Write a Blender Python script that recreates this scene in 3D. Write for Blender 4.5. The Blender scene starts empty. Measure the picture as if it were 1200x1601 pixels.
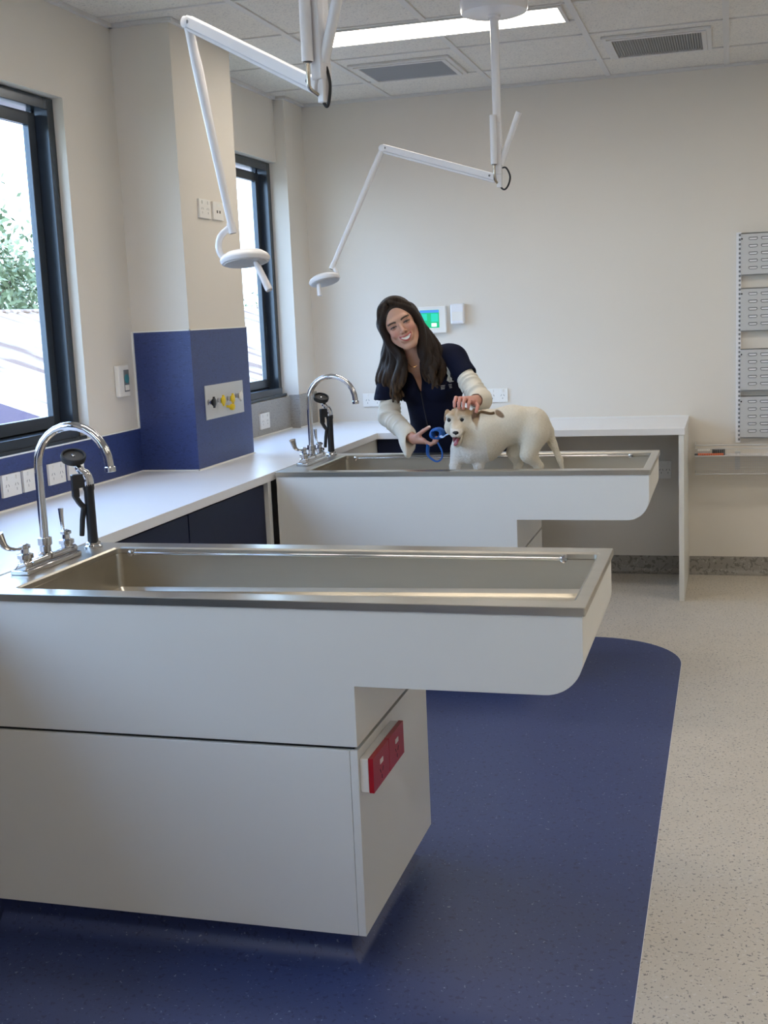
import bpy, math, random
import numpy as np
from mathutils import Vector, Matrix
random.seed(7); rng = np.random.default_rng(7)
SC = bpy.context.scene
COL = SC.collection

# ------------------------------------------------------------------ camera
cd = bpy.data.cameras.new('camera'); cam = bpy.data.objects.new('camera', cd); COL.objects.link(cam)
YAW, PITCH, ROLL = 0.2837, 0.1618, -0.0437
F = Vector((-math.sin(YAW)*math.cos(PITCH), math.cos(YAW)*math.cos(PITCH), -math.sin(PITCH)))
R0 = Vector((math.cos(YAW), math.sin(YAW), 0)); U0 = R0.cross(F)
R = R0*math.cos(ROLL)+U0*math.sin(ROLL); U = -R0*math.sin(ROLL)+U0*math.cos(ROLL)
cam.matrix_world = Matrix(((R.x, U.x, -F.x, 2.4772), (R.y, U.y, -F.y, -6.9359), (R.z, U.z, -F.z, 1.528), (0, 0, 0, 1)))
cd.sensor_fit = 'VERTICAL'; cd.sensor_height = 24; cd.lens = 1883.3/1601*24; cd.clip_start = 0.02; cd.clip_end = 300
SC.camera = cam
# ------------------------------------------------------------------ view
SC.view_settings.view_transform = 'Standard'; SC.view_settings.look = 'None'
SC.view_settings.exposure = 0.22; SC.view_settings.gamma = 1.0
SC.view_settings.use_curve_mapping = False
# ------------------------------------------------------------------ sky and sun
SKY = 8.0; PANEL = 11.5
w = bpy.data.worlds.new('sky'); SC.world = w; w.use_nodes = True
nt = w.node_tree; nt.nodes.clear()
bg = nt.nodes.new('ShaderNodeBackground'); wo = nt.nodes.new('ShaderNodeOutputWorld')
tc = nt.nodes.new('ShaderNodeTexCoord'); sp = nt.nodes.new('ShaderNodeSeparateXYZ'); rp = nt.nodes.new('ShaderNodeValToRGB')
nt.links.new(tc.outputs['Generated'], sp.inputs[0]); nt.links.new(sp.outputs['Z'], rp.inputs[0])
rp.color_ramp.elements[0].position = 0.0; rp.color_ramp.elements[0].color = (0.62, 0.80, 1.0, 1)
rp.color_ramp.elements[1].position = 0.7; rp.color_ramp.elements[1].color = (0.34, 0.56, 1.0, 1)
nt.links.new(rp.outputs[0], bg.inputs[0]); bg.inputs[1].default_value = SKY
nt.links.new(bg.outputs[0], wo.inputs[0])
sd = bpy.data.lights.new('sun', 'SUN'); so = bpy.data.objects.new('sun', sd); COL.objects.link(so)
sd.energy = 3.6; sd.angle = math.radians(0.6); sd.color = (1.0, 0.94, 0.85)
so.rotation_euler = Vector((-0.55, 0.25, -0.8)).to_track_quat('-Z', 'Y').to_euler(); so.location = (6, -4, 9)

# ------------------------------------------------------------------ measures (metres)
H = 0.90
XL, XR, SW, BL, BR, BF, BB = 0.647, 2.183, 0.649, 0.775, 2.150, 0.063, 0.584
YN, YF = -4.445, -2.2645
XF, YB, XE = 0.6375, -0.690, 2.254
XC, ZU, ZG, ZB = 1.662, 0.703, 0.559, 0.095
CX, CY1, CY2, ZBL, ZS, ZC = 0.268, -2.187, -1.564, 1.499, 1.087, 2.757
ZW, NX, NY = 2.407, 0.06, -0.307
RX, RY = 5.2, -8.6          # right wall, wall behind the camera

# ------------------------------------------------------------------ materials
def srgb(r, g, b): return tuple(((c/255)/12.92 if c/255 <= .04045 else ((c/255+.055)/1.055)**2.4) for c in (r, g, b))+(1,)
M = {}
def mat(name, col=(0.8, 0.8, 0.8, 1), rough=.5, metal=0, noise=0, nscale=20, bump=0, bscale=200, spec=.5, stretch=(1, 1, 1), bdist=.002, emit=None, estr=0, sss=0, coat=0):
    m = bpy.data.materials.new(name); m.use_nodes = True; t = m.node_tree; b = t.nodes['Principled BSDF']
    b.inputs['Base Color'].default_value = col; b.inputs['Roughness'].default_value = rough; b.inputs['Metallic'].default_value = metal
    b.inputs['Specular IOR Level'].default_value = spec
    if coat: b.inputs['Coat Weight'].default_value = coat
    if sss: b.inputs['Subsurface Weight'].default_value = sss; b.inputs['Subsurface Scale'].default_value = .01
    tcn = t.nodes.new('ShaderNodeTexCoord'); mp = t.nodes.new('ShaderNodeMapping'); mp.inputs['Scale'].default_value = stretch
    t.links.new(tcn.outputs['Object'], mp.inputs[0])
    n = t.nodes.new('ShaderNodeTexNoise'); n.inputs['Scale'].default_value = nscale; n.inputs['Detail'].default_value = 4
    t.links.new(mp.outputs[0], n.inputs['Vector'])
    mx = t.nodes.new('ShaderNodeMix'); mx.data_type = 'RGBA'
    k = 1-noise
    mx.inputs['A'].default_value = (col[0]*k, col[1]*k, col[2]*k, 1); mx.inputs['B'].default_value = tuple(min(1, c*(1+noise)) for c in col[:3])+(1,)
    t.links.new(n.outputs['Fac'], mx.inputs['Factor']); t.links.new(mx.outputs['Result'], b.inputs['Base Color'])
    if bump:
        n2 = t.nodes.new('ShaderNodeTexNoise'); n2.inputs['Scale'].default_value = bscale; t.links.new(mp.outputs[0], n2.inputs['Vector'])
        bp = t.nodes.new('ShaderNodeBump'); bp.inputs['Strength'].default_value = bump; bp.inputs['Distance'].default_value = bdist
        t.links.new(n2.outputs['Fac'], bp.inputs['Height']); t.links.new(bp.outputs[0], b.inputs['Normal'])
    if emit: b.inputs['Emission Color'].default_value = emit; b.inputs['Emission Strength'].default_value = estr
    M[name] = m; return m
mat('wall_paint', (.76, .715, .64, 1), .75, noise=.02, nscale=3, bump=.15, bscale=180, spec=.3)
mat('laminate', (.79, .785, .74, 1), .38, noise=.012, nscale=6)
mat('worktop', (.84, .845, .85, 1), .30, noise=.01, nscale=30)
mat('steel', (.56, .53, .47, 1), .29, 1, noise=.10, nscale=6, bump=.03, bscale=300, stretch=(.3, 3, 3))
mat('chrome', (.60, .60, .62, 1), .07, 1)
mat('navy', (.008, .014, .045, 1), .5, spec=.25, noise=.1)
mat('frame_metal', (.055, .068, .085, 1), .25, .5, spec=.5)
mat('white_enamel', (.86, .86, .88, 1), .25, noise=.01)
mat('white_plastic', (.86, .84, .79, 1), .35)
mat('black_plastic', (.012, .013, .016, 1), .35)
mat('black_rubber', (.01, .01, .011, 1), .6)
mat('dark_slot', (.10, .09, .08, 1), .7)
mat('red_plastic', (.42, .012, .02, 1), .3)
mat('yellow_plastic', (.85, .62, .02, 1), .4)
mat('orange_plastic', (.85, .16, .03, 1), .4)
mat('grey_metal', (.60, .61, .61, 1), .42, .2)
mat('grey_wire', (.62, .62, .62, 1), .4, .4)
mat('vent_grey', (.36, .37, .38, 1), .5)
mat('vent_dark', (.18, .19, .2, 1), .8)
mat('tee_white', (.70, .69, .67, 1), .5)
mat('white_trim', (.85, .85, .82, 1), .5)
mat('screen_blue', (.02, .08, .3, 1), .3, emit=(.08, .3, .75, 1), estr=.8)
mat('screen_green', (.01, .3, .12, 1), .3, emit=(.01, .42, .18, 1), estr=.7)
mat('screen_teal', (.01, .3, .2, 1), .3, emit=(.02, .50, .36, 1), estr=.9)
mat('screen_white', (.8, .9, .9, 1), .3, emit=(.55, .9, .85, 1), estr=1.0)
mat('teal_plastic', (.05, .22, .26, 1), .4)
mat('mid_grey', (.2, .21, .22, 1), .5)
mat('face_grey', (.05, .048, .045, 1), .5)
mat('leash_blue', (.002, .10, .42, 1), .5, bump=.3, bscale=400)
mat('leash_clear', (.45, .60, .85, 1), .4)
mat('brown_strap', (.13, .075, .03, 1), .6, noise=.3, nscale=60)
mat('gold', (.75, .5, .2, 1), .25, 1)
mat('diffuser', (1, 1, 1, 1), .5, emit=(1.0, .90, .77, 1), estr=PANEL)
mat('brass', (.55, .5, .42, 1), .25, 1)
mat('scrub_navy', (.0045, .0068, .023, 1), .8, noise=.25, nscale=12, bump=.25, bscale=30, spec=.15, bdist=.006)
mat('knit_cream', (.74, .70, .61, 1), .9, noise=.05, nscale=60, bump=.3, bscale=90, spec=.1, stretch=(1, 1, 3))
mat('emblem_silver', (.60, .62, .60, 1), .6, noise=.3, nscale=120)
mat('shoe_black', (.01, .01, .012, 1), .5)
mat('bark', (.12, .09, .06, 1), .9, noise=.3)
mat('roof_shadow_purple', (.050, .022, .034, 1), .6, noise=.25, nscale=2.5)  # shadowed part of the roof, shade put into the base colour
mat('outside_wall', (.5, .4, .32, 1), .9)
mat('grass', (.12, .17, .05, 1), .9, noise=.4, nscale=1)
# vinyl speckles
def speckle(name, base, dark, light, s1, s2, rough=.35, thr=.63, thr2=.70, streak=(1, 1, 1)):
    m = mat(name, base, rough, noise=.07, nscale=9); t = m.node_tree; b = t.nodes['Principled BSDF']
    src = b.inputs['Base Color'].links[0].from_socket
    tcn = t.nodes.new('ShaderNodeTexCoord'); mp = t.nodes.new('ShaderNodeMapping'); mp.inputs['Scale'].default_value = streak
    t.links.new(tcn.outputs['Object'], mp.inputs[0])
    for sc, th, c in ((s1, thr, dark), (s2, thr2, light)):
        n = t.nodes.new('ShaderNodeTexNoise'); n.inputs['Scale'].default_value = sc; n.inputs['Detail'].default_value = 1.5; n.inputs['Distortion'].default_value = .6
        t.links.new(mp.outputs[0], n.inputs['Vector'])
        r = t.nodes.new('ShaderNodeValToRGB'); r.color_ramp.elements[0].position = th; r.color_ramp.elements[1].position = th+.03
        t.links.new(n.outputs['Fac'], r.inputs[0])
        mx = t.nodes.new('ShaderNodeMix'); mx.data_type = 'RGBA'; t.links.new(src, mx.inputs['A']); mx.inputs['B'].default_value = c
        t.links.new(r.outputs[0], mx.inputs['Factor']); src = mx.outputs['Result']
    t.links.new(src, b.inputs['Base Color']); return m
speckle('vinyl_grey', (.60, .545, .46, 1), (.24, .22, .20, 1), (.66, .62, .56, 1), 120, 95, .42, .625, .65)
speckle('vinyl_blue', (.046, .066, .175, 1), (.03, .04, .12, 1), (.20, .24, .36, 1), 80, 110, .42, .62, .70)
speckle('vinyl_wall_blue', (.030, .052, .185, 1), (.022, .038, .14, 1), (.05, .08, .24, 1), 60, 90, .45, .6, .66, (1, 1, 3))
speckle('vinyl_wall_grey', (.35, .34, .32, 1), (.28, .27, .26, 1), (.42, .41, .39, 1), 50, 80, .45, .6, .62, (1, 1, 3))
speckle('vinyl_base_grey', (.30, .28, .25, 1), (.18, .17, .15, 1), (.38, .36, .33, 1), 45, 60, .45, .56, .62)
speckle('ceiling_tile', (.78, .75, .69, 1), (.60, .58, .55, 1), (.77, .75, .71, 1), 120, 160, .8, .58, .6)
m = mat('glass', (1, 1, 1, 1), 0); t = m.node_tree; b = t.nodes['Principled BSDF']
g = t.nodes.new('ShaderNodeBsdfGlossy'); g.inputs['Roughness'].default_value = 0.01
tr = t.nodes.new('ShaderNodeBsdfTransparent'); tr.inputs[0].default_value = (.93, .96, .97, 1)
fr = t.nodes.new('ShaderNodeLayerWeight'); fr.inputs['Blend'].default_value = .5; mixs = t.nodes.new('ShaderNodeMixShader')
p5 = t.nodes.new('ShaderNodeMath'); p5.operation = 'POWER'; p5.inputs[1].default_value = 5; t.links.new(fr.outputs['Facing'], p5.inputs[0])
ma = t.nodes.new('ShaderNodeMath'); ma.operation = 'MULTIPLY_ADD'; ma.inputs[1].default_value = .6; ma.inputs[2].default_value = .03; t.links.new(p5.outputs[0], ma.inputs[0])
t.links.new(ma.outputs[0], mixs.inputs[0]); t.links.new(tr.outputs[0], mixs.inputs[1]); t.links.new(g.outputs[0], mixs.inputs[2])
t.links.new(mixs.outputs[0], t.nodes['Material Output'].inputs[0])
# corrugated sun-bleached rusty roof
m = mat('roof_metal', (.75, .66, .58, 1), .6); t = m.node_tree; b = t.nodes['Principled BSDF']
tcn = t.nodes.new('ShaderNodeTexCoord'); mp = t.nodes.new('ShaderNodeMapping'); mp.inputs['Scale'].default_value = (.25, 2.2, .25)
t.links.new(tcn.outputs['Object'], mp.inputs[0]); n = t.nodes.new('ShaderNodeTexNoise'); n.inputs['Scale'].default_value = 1.6; n.inputs['Detail'].default_value = 6
t.links.new(mp.outputs[0], n.inputs['Vector']); r = t.nodes.new('ShaderNodeValToRGB')
r.color_ramp.elements[0].position = .40; r.color_ramp.elements[0].color = (.13, .07, .04, 1); r.color_ramp.elements[1].position = .56; r.color_ramp.elements[1].color = (.50, .42, .34, 1)
t.links.new(n.outputs['Fac'], r.inputs[0]); t.links.new(r.outputs[0], b.inputs['Base Color'])
def attr_mat(name, rough, bump=0, bscale=200, stretch=(1, 1, 1), sss=0, spec=.4, bdist=.002, sheen=0):
    m = mat(name, (1, 1, 1, 1), rough, bump=bump, bscale=bscale, stretch=stretch, sss=sss, spec=spec, bdist=bdist)
    t = m.node_tree; b = t.nodes['Principled BSDF']; a = t.nodes.new('ShaderNodeAttribute'); a.attribute_name = 'Col'
    t.links.new(a.outputs['Color'], b.inputs['Base Color'])
    if sheen: b.inputs['Sheen Weight'].default_value = sheen
    return m
attr_mat('skin', .5, bump=.05, bscale=300, sss=.15)
attr_mat('fur', .9, bump=1.0, bscale=150, stretch=(1, 1, 2.2), spec=.1, bdist=.004, sheen=.2)
attr_mat('hair_brown', .55, bump=.6, bscale=110, stretch=(4, 4, .5), spec=.25, bdist=.004)
attr_mat('leaf', .6)

# ------------------------------------------------------------------ mesh helpers
class MB:
    def __init__(s): s.v = []; s.f = []; s.mi = []
    def add(s, vs, fs, mi=0):
        o = len(s.v); s.v += [tuple(p) for p in vs]; s.f += [tuple(i+o for i in f) for f in fs]; s.mi += [mi]*len(fs); return s
    def box(s, x0, x1, y0, y1, z0, z1, mi=0):
        v = [(x, y, z) for x in (x0, x1) for y in (y0, y1) for z in (z0, z1)]
        return s.add(v, [(0, 1, 3, 2), (4, 6, 7, 5), (0, 4, 5, 1), (2, 3, 7, 6), (0, 2, 6, 4), (1, 5, 7, 3)], mi)
    def obox(s, c, ax, ay, az, mi=0):      # centre and three half-axis vectors
        c, ax, ay, az = Vector(c), Vector(ax), Vector(ay), Vector(az)
        v = [c+ax*i+ay*j+az*k for i in (-1, 1) for j in (-1, 1) for k in (-1, 1)]
        return s.add(v, [(0, 1, 3, 2), (4, 6, 7, 5), (0, 4, 5, 1), (2, 3, 7, 6), (0, 2, 6, 4), (1, 5, 7, 3)], mi)
    def tube(s, pts, r, n=12, mi=0, cap=True, flat=1.0):
        pts = [Vector(p) for p in pts]; rs = r if isinstance(r, (list, tuple)) else [r]*len(pts)
        t = (pts[1]-pts[0]).normalized(); a = t.orthogonal().normalized(); rings = []; o = len(s.v)
        for i, p in enumerate(pts):
            d = (pts[min(i+1, len(pts)-1)]-pts[max(i-1, 0)]).normalized()
            a = (a-d*a.dot(d)).normalized(); b = d.cross(a)
            for k in range(n):
                q = 2*math.pi*k/n; s.v.append(tuple(p+(a*math.cos(q)+b*math.sin(q)*flat)*rs[i]))
        for i in range(len(pts)-1):
            for k in range(n):
                k2 = (k+1) % n; s.f.append((o+i*n+k, o+i*n+k2, o+(i+1)*n+k2, o+(i+1)*n+k)); s.mi.append(mi)
        if cap:
            s.f.append(tuple(o+k for k in reversed(range(n)))); s.mi.append(mi)
            s.f.append(tuple(o+(len(pts)-1)*n+k for k in range(n))); s.mi.append(mi)
        return s
    def lathe(s, c, axis, prof, n=32, mi=0):   # prof = [(radius, height)]
        axis = Vector(axis).normalized(); a = axis.orthogonal().normalized(); b = axis.cross(a); c = Vector(c); o = len(s.v)
        for (r, h) in prof:
            for k in range(n):
                q = 2*math.pi*k/n; s.v.append(tuple(c+axis*h+(a*math.cos(q)+b*math.sin(q))*max(r, 1e-5)))
        for i in range(len(prof)-1):
            for k in range(n):
                k2 = (k+1) % n; s.f.append((o+i*n+k, o+i*n+k2, o+(i+1)*n+k2, o+(i+1)*n+k)); s.mi.append(mi)
        s.f.append(tuple(o+k for k in reversed(range(n)))); s.mi.append(mi)
        s.f.append(tuple(o+(len(prof)-1)*n+k for k in range(n))); s.mi.append(mi)
        return s
    def prism(s, poly, y0, y1, mi=0):      # polygon in x,z extruded along y
        n = len(poly); v = [(x, y0, z) for x, z in poly]+[(x, y1, z) for x, z in poly]
        f = [tuple(range(n)), tuple(reversed(range(n, 2*n)))]+[(i, i+n, (i+1) % n+n, (i+1) % n) for i in range(n)]
        return s.add(v, f, mi)
    def build(s, name, mats, parent=None, bevel=0, smooth=False, seg=2, sharp=38):
        me = bpy.data.meshes.new(name); me.from_pydata(s.v, [], s.f)
        for m in (mats if isinstance(mats, (list, tuple)) else [mats]): me.materials.append(M[m])
        me.polygons.foreach_set('material_index', s.mi); me.update()
        import bmesh
        bm = bmesh.new(); bm.from_mesh(me); bmesh.ops.recalc_face_normals(bm, faces=bm.faces); bm.to_mesh(me); bm.free()
        ob = bpy.data.objects.new(name, me); COL.objects.link(ob)
        if parent is not None: ob.parent = parent
        if smooth:
            me.polygons.foreach_set('use_smooth', [True]*len(me.polygons))
            try: me.set_sharp_from_angle(angle=math.radians(sharp))
            except Exception: pass
        if bevel:
            b = ob.modifiers.new('bevel', 'BEVEL'); b.width = bevel; b.segments = seg; b.limit_method = 'ANGLE'; b.angle_limit = math.radians(40)
        return ob
def spl(pts, n=8):     # Catmull-Rom through points
    P = [Vector(p) for p in pts]; P = [P[0]*2-P[1]]+P+[P[-1]*2-P[-2]]; out = []
    for i in range(1, len(P)-2):
        for k in range(n):
            t = k/n; a, b, c, d = P[i-1], P[i], P[i+1], P[i+2]
            out.append(0.5*((2*b)+(c-a)*t+(2*a-5*b+4*c-d)*t*t+(3*b-a-3*c+d)*t**3))
    return out+[P[-2]]
def tag(o, label=None, cat=None, group=None, kind=None):
    if label: o['label'] = label
    if cat: o['category'] = cat
    if group: o['group'] = group
    if kind: o['kind'] = kind
    return o
def thing(name, label, cat, loc, group=None):
    o = bpy.data.objects.new(name, None); COL.objects.link(o); o.location = loc; o.empty_display_size = .05
    return tag(o, label, cat, group)
def rebase(root):      # parts were modelled in world coordinates: keep them there under a placed root
    for ch in root.children: ch.matrix_parent_inverse = Matrix.Translation(-Vector(root.location))
def struct(o): return tag(o, kind='structure')

# ================================================================== SETTING
# floor: grey speckled vinyl with an inlaid blue zone
b = MB(); b.box(-.25, RX+.1, RY-.1, .1, -.12, 0, 0)
zx, zy, rr = 2.277, -1.42, .40
poly = [(0.0, RY), (zx, RY)]+[(zx-rr+rr*math.cos(a), zy-rr+rr*math.sin(a)) for a in [i*math.pi/2/16 for i in range(17)]]+[(0, zy)]
n = len(poly); b.add([(x, y, .0012) for x, y in poly], [tuple(range(n))], 1)
wl = []
for k in range(n-1):
    (x0, y0), (x1, y1) = poly[k], poly[k+1]
    if k == 0: continue
    d = Vector((x1-x0, y1-y0)).normalized(); nn = Vector((d.y, -d.x))*.0014
    b.add([(x0, y0, .0016), (x1, y1, .0016), (x1+nn.x, y1+nn.y, .0016), (x0+nn.x, y0+nn.y, .0016)], [(0, 1, 2, 3)], 2)
struct(b.build('floor', ['vinyl_grey', 'vinyl_blue', 'white_trim']))
# ceiling and its grid
struct(MB().box(-.25, RX+.1, RY-.1, .1, ZC+.004, ZC+.14).build('ceiling', 'ceiling_tile'))
b = MB()
for k in range(9):
    x = .60+.617*k
    if x < RX: b.box(x-.014, x+.014, RY, 0, ZC-.003, ZC+.006)
for k in range(14):
    y = -.470-.617*k
    b.box(0, RX, y-.007, y+.007, ZC-.002, ZC+.005)
b.box(.6, 1.834, -1.395, -1.381, ZC-.002, ZC+.005)
struct(b.build('trim_1', 'tee_white'))
b = MB(); s_ = .022
b.box(0, s_, RY, CY1, ZC-.012, ZC+.003); b.box(0, s_, CY2, NY, ZC-.012, ZC+.003); b.box(NX, NX+s_, NY, 0, ZC-.012, ZC+.003); b.box(0, NX+s_, NY-s_, NY, ZC-.012, ZC+.003)
b.box(0, CX+s_, CY1-s_, CY1, ZC-.012, ZC+.003); b.box(CX, CX+s_, CY1, CY2, ZC-.012, ZC+.003); b.box(0, CX+s_, CY2, CY2+s_, ZC-.012, ZC+.003)
b.box(0, RX, -s_, 0, ZC-.012, ZC+.003)
struct(b.build('trim_2', 'tee_white'))
# left wall with window openings
WIN = [(-3.97, -2.612), (-1.665, NY), (-5.61, -4.25), (-7.6, -6.24)]
def wall_with_openings():
    b = MB(); ys = sorted([(a, c) for a, c in WIN]); y = RY
    T = -.16
    for a, c in ys:
        b.box(T, 0, y, a, 0, ZC+.01); b.box(T, 0, a, c, 0, ZS-.002); b.box(T, 0, a, c, ZW, ZC+.01); y = c
    b.box(T, NX, NY, 0.0, 0, ZC+.01)
    return b
struct(wall_with_openings().build('wall_left', 'wall_paint'))
struct(MB().box(0, CX, CY1, CY2, 0, ZC+.003).build('wall_pier', 'wall_paint'))
struct(MB().box(-.16, RX+.1, 0, .12, 0, ZC+.01).build('wall_back', 'wall_paint'))
struct(MB().box(RX, RX+.12, RY, 0, 0, ZC+.01).build('wall_right', 'wall_paint'))
struct(MB().box(-.16, RX+.1, RY-.12, RY, 0, ZC+.01).build('wall_front', 'wall_paint'))
# vinyl splashbacks
struct(MB().box(.0005, .005, RY+.6, CY1-.0005, H-.0005, ZS).build('trim_3', 'vinyl_wall_blue'))
b = MB(); b.box(.0, CX+.004, CY1-.004, CY1-.0002, H-.001, ZBL); b.box(CX+.0002, CX+.004, CY1-.0002, CY2+.0002, H-.001, ZBL); b.box(0, CX+.004, CY2+.0002, CY2+.004, H, ZBL)
struct(b.build('trim_4', 'vinyl_wall_blue'))
b = MB(); b.box(.0005, .005, CY2+.004, NY-.004, H, ZS-.002); b.box(.0005, NX+.004, NY-.004, NY-.0002, H, ZS+.006); b.box(NX+.0002, NX+.004, NY-.0002, -.001, H, ZS+.006)
struct(b.build('trim_5', 'vinyl_wall_grey'))
b = MB(); b.box(0, .007, RY+.6, CY1-.004, ZS, ZS+.005); b.box(0, .007, CY1-.012, CY1-.004, ZS, ZBL+.004)
b.box(0, CX+.006, CY1-.006, CY1, ZBL, ZBL+.005); b.box(CX, CX+.006, CY1-.006, CY2+.004, ZBL, ZBL+.005)
for q in (0,):   # sealant line along the worktop
    b.box(.004, .012, RY+.6, CY1-.004, H, H+.005); b.box(.004, CX+.010, CY1-.011, CY1-.004, H, H+.005); b.box(CX+.004, CX+.011, CY1-.011, CY2+.006, H, H+.005)
    b.box(.004, .011, CY2+.006, NY-.004, H, H+.005); b.box(NX+.004, NX+.010, NY-.01, 0, H, H+.005); b.box(0.06, XE, -.006, 0, H, H+.004)
struct(b.build('trim_6', 'white_trim'))
def cove(b, x0, x1, y, h, sgn, r=.035, mi=0):     # coved skirting on a wall facing -y
    prof = [(0, h), (.004, h)]+[(.004+r-r*math.cos(a), r-r*math.sin(a)) for a in [i*math.pi/2/6 for i in range(7)]]+[(0.004+r, 0), (0, 0)]
    v = [(x, y-d, z+.0005) for x in (x0, x1) for d, z in prof]; n = len(prof)
    b.add(v, [tuple(range(n)), tuple(range(2*n-1, n-1, -1))]+[(i, (i+1) % n, (i+1) % n+n, i+n) for i in range(n)], mi)
b = MB(); cove(b, NX, XE-.03, 0, .10, 1); cove(b, XE, RX, 0, .10, 1)
struct(b.build('baseboard_back', 'vinyl_base_grey'))
struct(MB().box(RX-.005, RX, RY, -.04, 0, .1).build('baseboard_right', 'vinyl_base_grey'))
# windows
def window(i, y0, y1):
    root = bpy.data.objects.new('window_%d' % i, None); COL.objects.link(root); root.location = (-.1, (y0+y1)/2, ZS); struct(root)
    xa, xb = -.135, -.042; z0, z1 = ZS+.003, ZW-.003; y0 += .002; y1 -= .002; f = .045
    b = MB(); b.box(xa, xb, y0, y0+f, z0, z1); b.box(xa, xb, y1-f, y1, z0, z1); b.box(xa, xb, y0+f, y1-f, z1-f, z1); b.box(xa, xb+.02, y0+f, y1-f, z0, z0+.05)
    b.box(xa, xb+.03, y0, y1, z0-.001, z0+.014)
    b.box(-.112, -.104, y0+f, y1-f, z0+.05, z0+.062); b.box(-.112, -.104, y1-f-.012, y1-f, z0+.05, z1-f)
    b.build('window_frame', 'frame_metal', root, bevel=.002)
    ym = (y0+y1)/2
    for k, (a, c, xs) in enumerate(((y0+f, ym+.03, -.078), (ym-.03, y1-f-.02, -.100))):
        b = MB(); s = .048; za, zb = z0+.055, z1-f-.012; xw = .013
        b.box(xs-xw, xs+xw, a, a+s, za, zb); b.box(xs-xw, xs+xw, c-s, c, za, zb); b.box(xs-xw, xs+xw, a+s, c-s, zb-s, zb); b.box(xs-xw, xs+xw, a+s, c-s, za, za+s)
        sash = b.build('sash', 'frame_metal', root, bevel=.002)
        MB().box(xs-.003, xs+.003, a+s, c-s, za+s, zb-s).build('pane', 'glass', sash)
    rebase(root)
for i, (a, c) in enumerate(WIN): window(i+1, a, c)

# ================================================================== WORKTOP AND CABINETS
TC = .034
wt = thing('worktop', 'long white L-shaped worktop running along the window wall and the back wall', 'worktop', (.3, -3, H-TC))
b = MB()
b.box(.006, XF, YN+SW+.003, -.0, H-TC, H); b.box(.006, XL-.004, YN-.003, YN+SW+.003, H-TC, H); b.box(.006, XF, RY+1.2, YN-.003, H-TC, H)
b.box(XF, XE, YB, -.001, H-TC, H)
b2 = MB()
# slightly notched L built as one outline
out = [(.006, RY+1.2), (XF, RY+1.2), (XF, YB), (XE, YB), (XE, -.001), (.065, -.001), (.065, NY-.006), (.006, NY-.006), (.006, CY2+.004), (CX+.005, CY2+.004), (CX+.005, CY1-.004), (.006, CY1-.004)]
n = len(out); b2.add([(x, y, H-TC) for x, y in out]+[(x, y, H) for x, y in out], [tuple(reversed(range(n))), tuple(range(n, 2*n))]+[(i, (i+1) % n, (i+1) % n+n, i+n) for i in range(n)])
b2.build('worktop_slab', 'worktop', wt, bevel=.0015)
MB().box(XE-.030, XE-.004, YB+.004, -.001, 0.001, H-TC).build('end_panel', 'laminate', wt, bevel=.001)
rebase(wt)
def cabinet(y0, y1, label, m='navy', door='navy'):
    r = thing('base_cabinet', label, 'cabinet', (.3, (y0+y1)/2, 0), 'base cabinets under the window worktop')
    MB().box(.02, XF-.045, y0, y1, .12, H-TC-.001).build('cabinet_body', m, r)
    MB().box(.06, XF-.09, y0, y1, .001, .12).build('toe_kick', 'vinyl_blue', r)
    MB().box(XF-.044, XF-.024, y0+.003, y1-.003, .12, H-TC-.012).build('door', door, r, bevel=.001)
    rebase(r)
cabinet(-3.79, -3.048, 'navy base cabinet under the worktop, just behind the front steel tub')
cabinet(-3.045, YF-.045, 'navy base cabinet under the worktop, directly before the far steel tub')
cabinet(-6.6, -5.6, 'navy base cabinet under the worktop, nearer the viewer than the front tub')
r = thing('base_cabinet', 'white cabinet side under the worktop between the far tub and the corner', 'cabinet', (.3, -1.1, 0))
MB().box(.07, XF-.045, YF+SW+.01, -.05, .12, H-TC-.001).build('cabinet_body', 'laminate', r)
MB().box(XF-.044, XF-.016, YF+SW+.01, YB+.04, .12, H-TC-.001).build('side_panel', 'laminate', r)
MB().box(.07, XF-.06, YF+SW+.01, -.05, .001, .12).build('toe_kick', 'vinyl_blue', r); rebase(r)
r = thing('base_cabinet', 'navy base cabinet under the back worktop, behind the woman', 'cabinet', (.9, -.4, 0))
MB().box(XF-.012, 1.235, -.60, -.05, .12, H-TC-.001).build('cabinet_body', 'navy', r)
MB().box(XF-.010, 1.235, YB+.035, YB+.055, .12, H-TC-.006).build('door', 'navy', r)
MB().box(XF-.01, 1.235, -.55, -.05, .001, .12).build('toe_kick', 'vinyl_base_grey', r); rebase(r)
# narrow white filler beside far tub
f_ = MB().box(XF-.075, XF-.008, YF-.040, YF-.006, .001, H-TC-.001).build('filler_panel', 'laminate'); tag(f_, 'narrow white filler strip between the navy cabinet and the far tub', 'panel')

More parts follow.
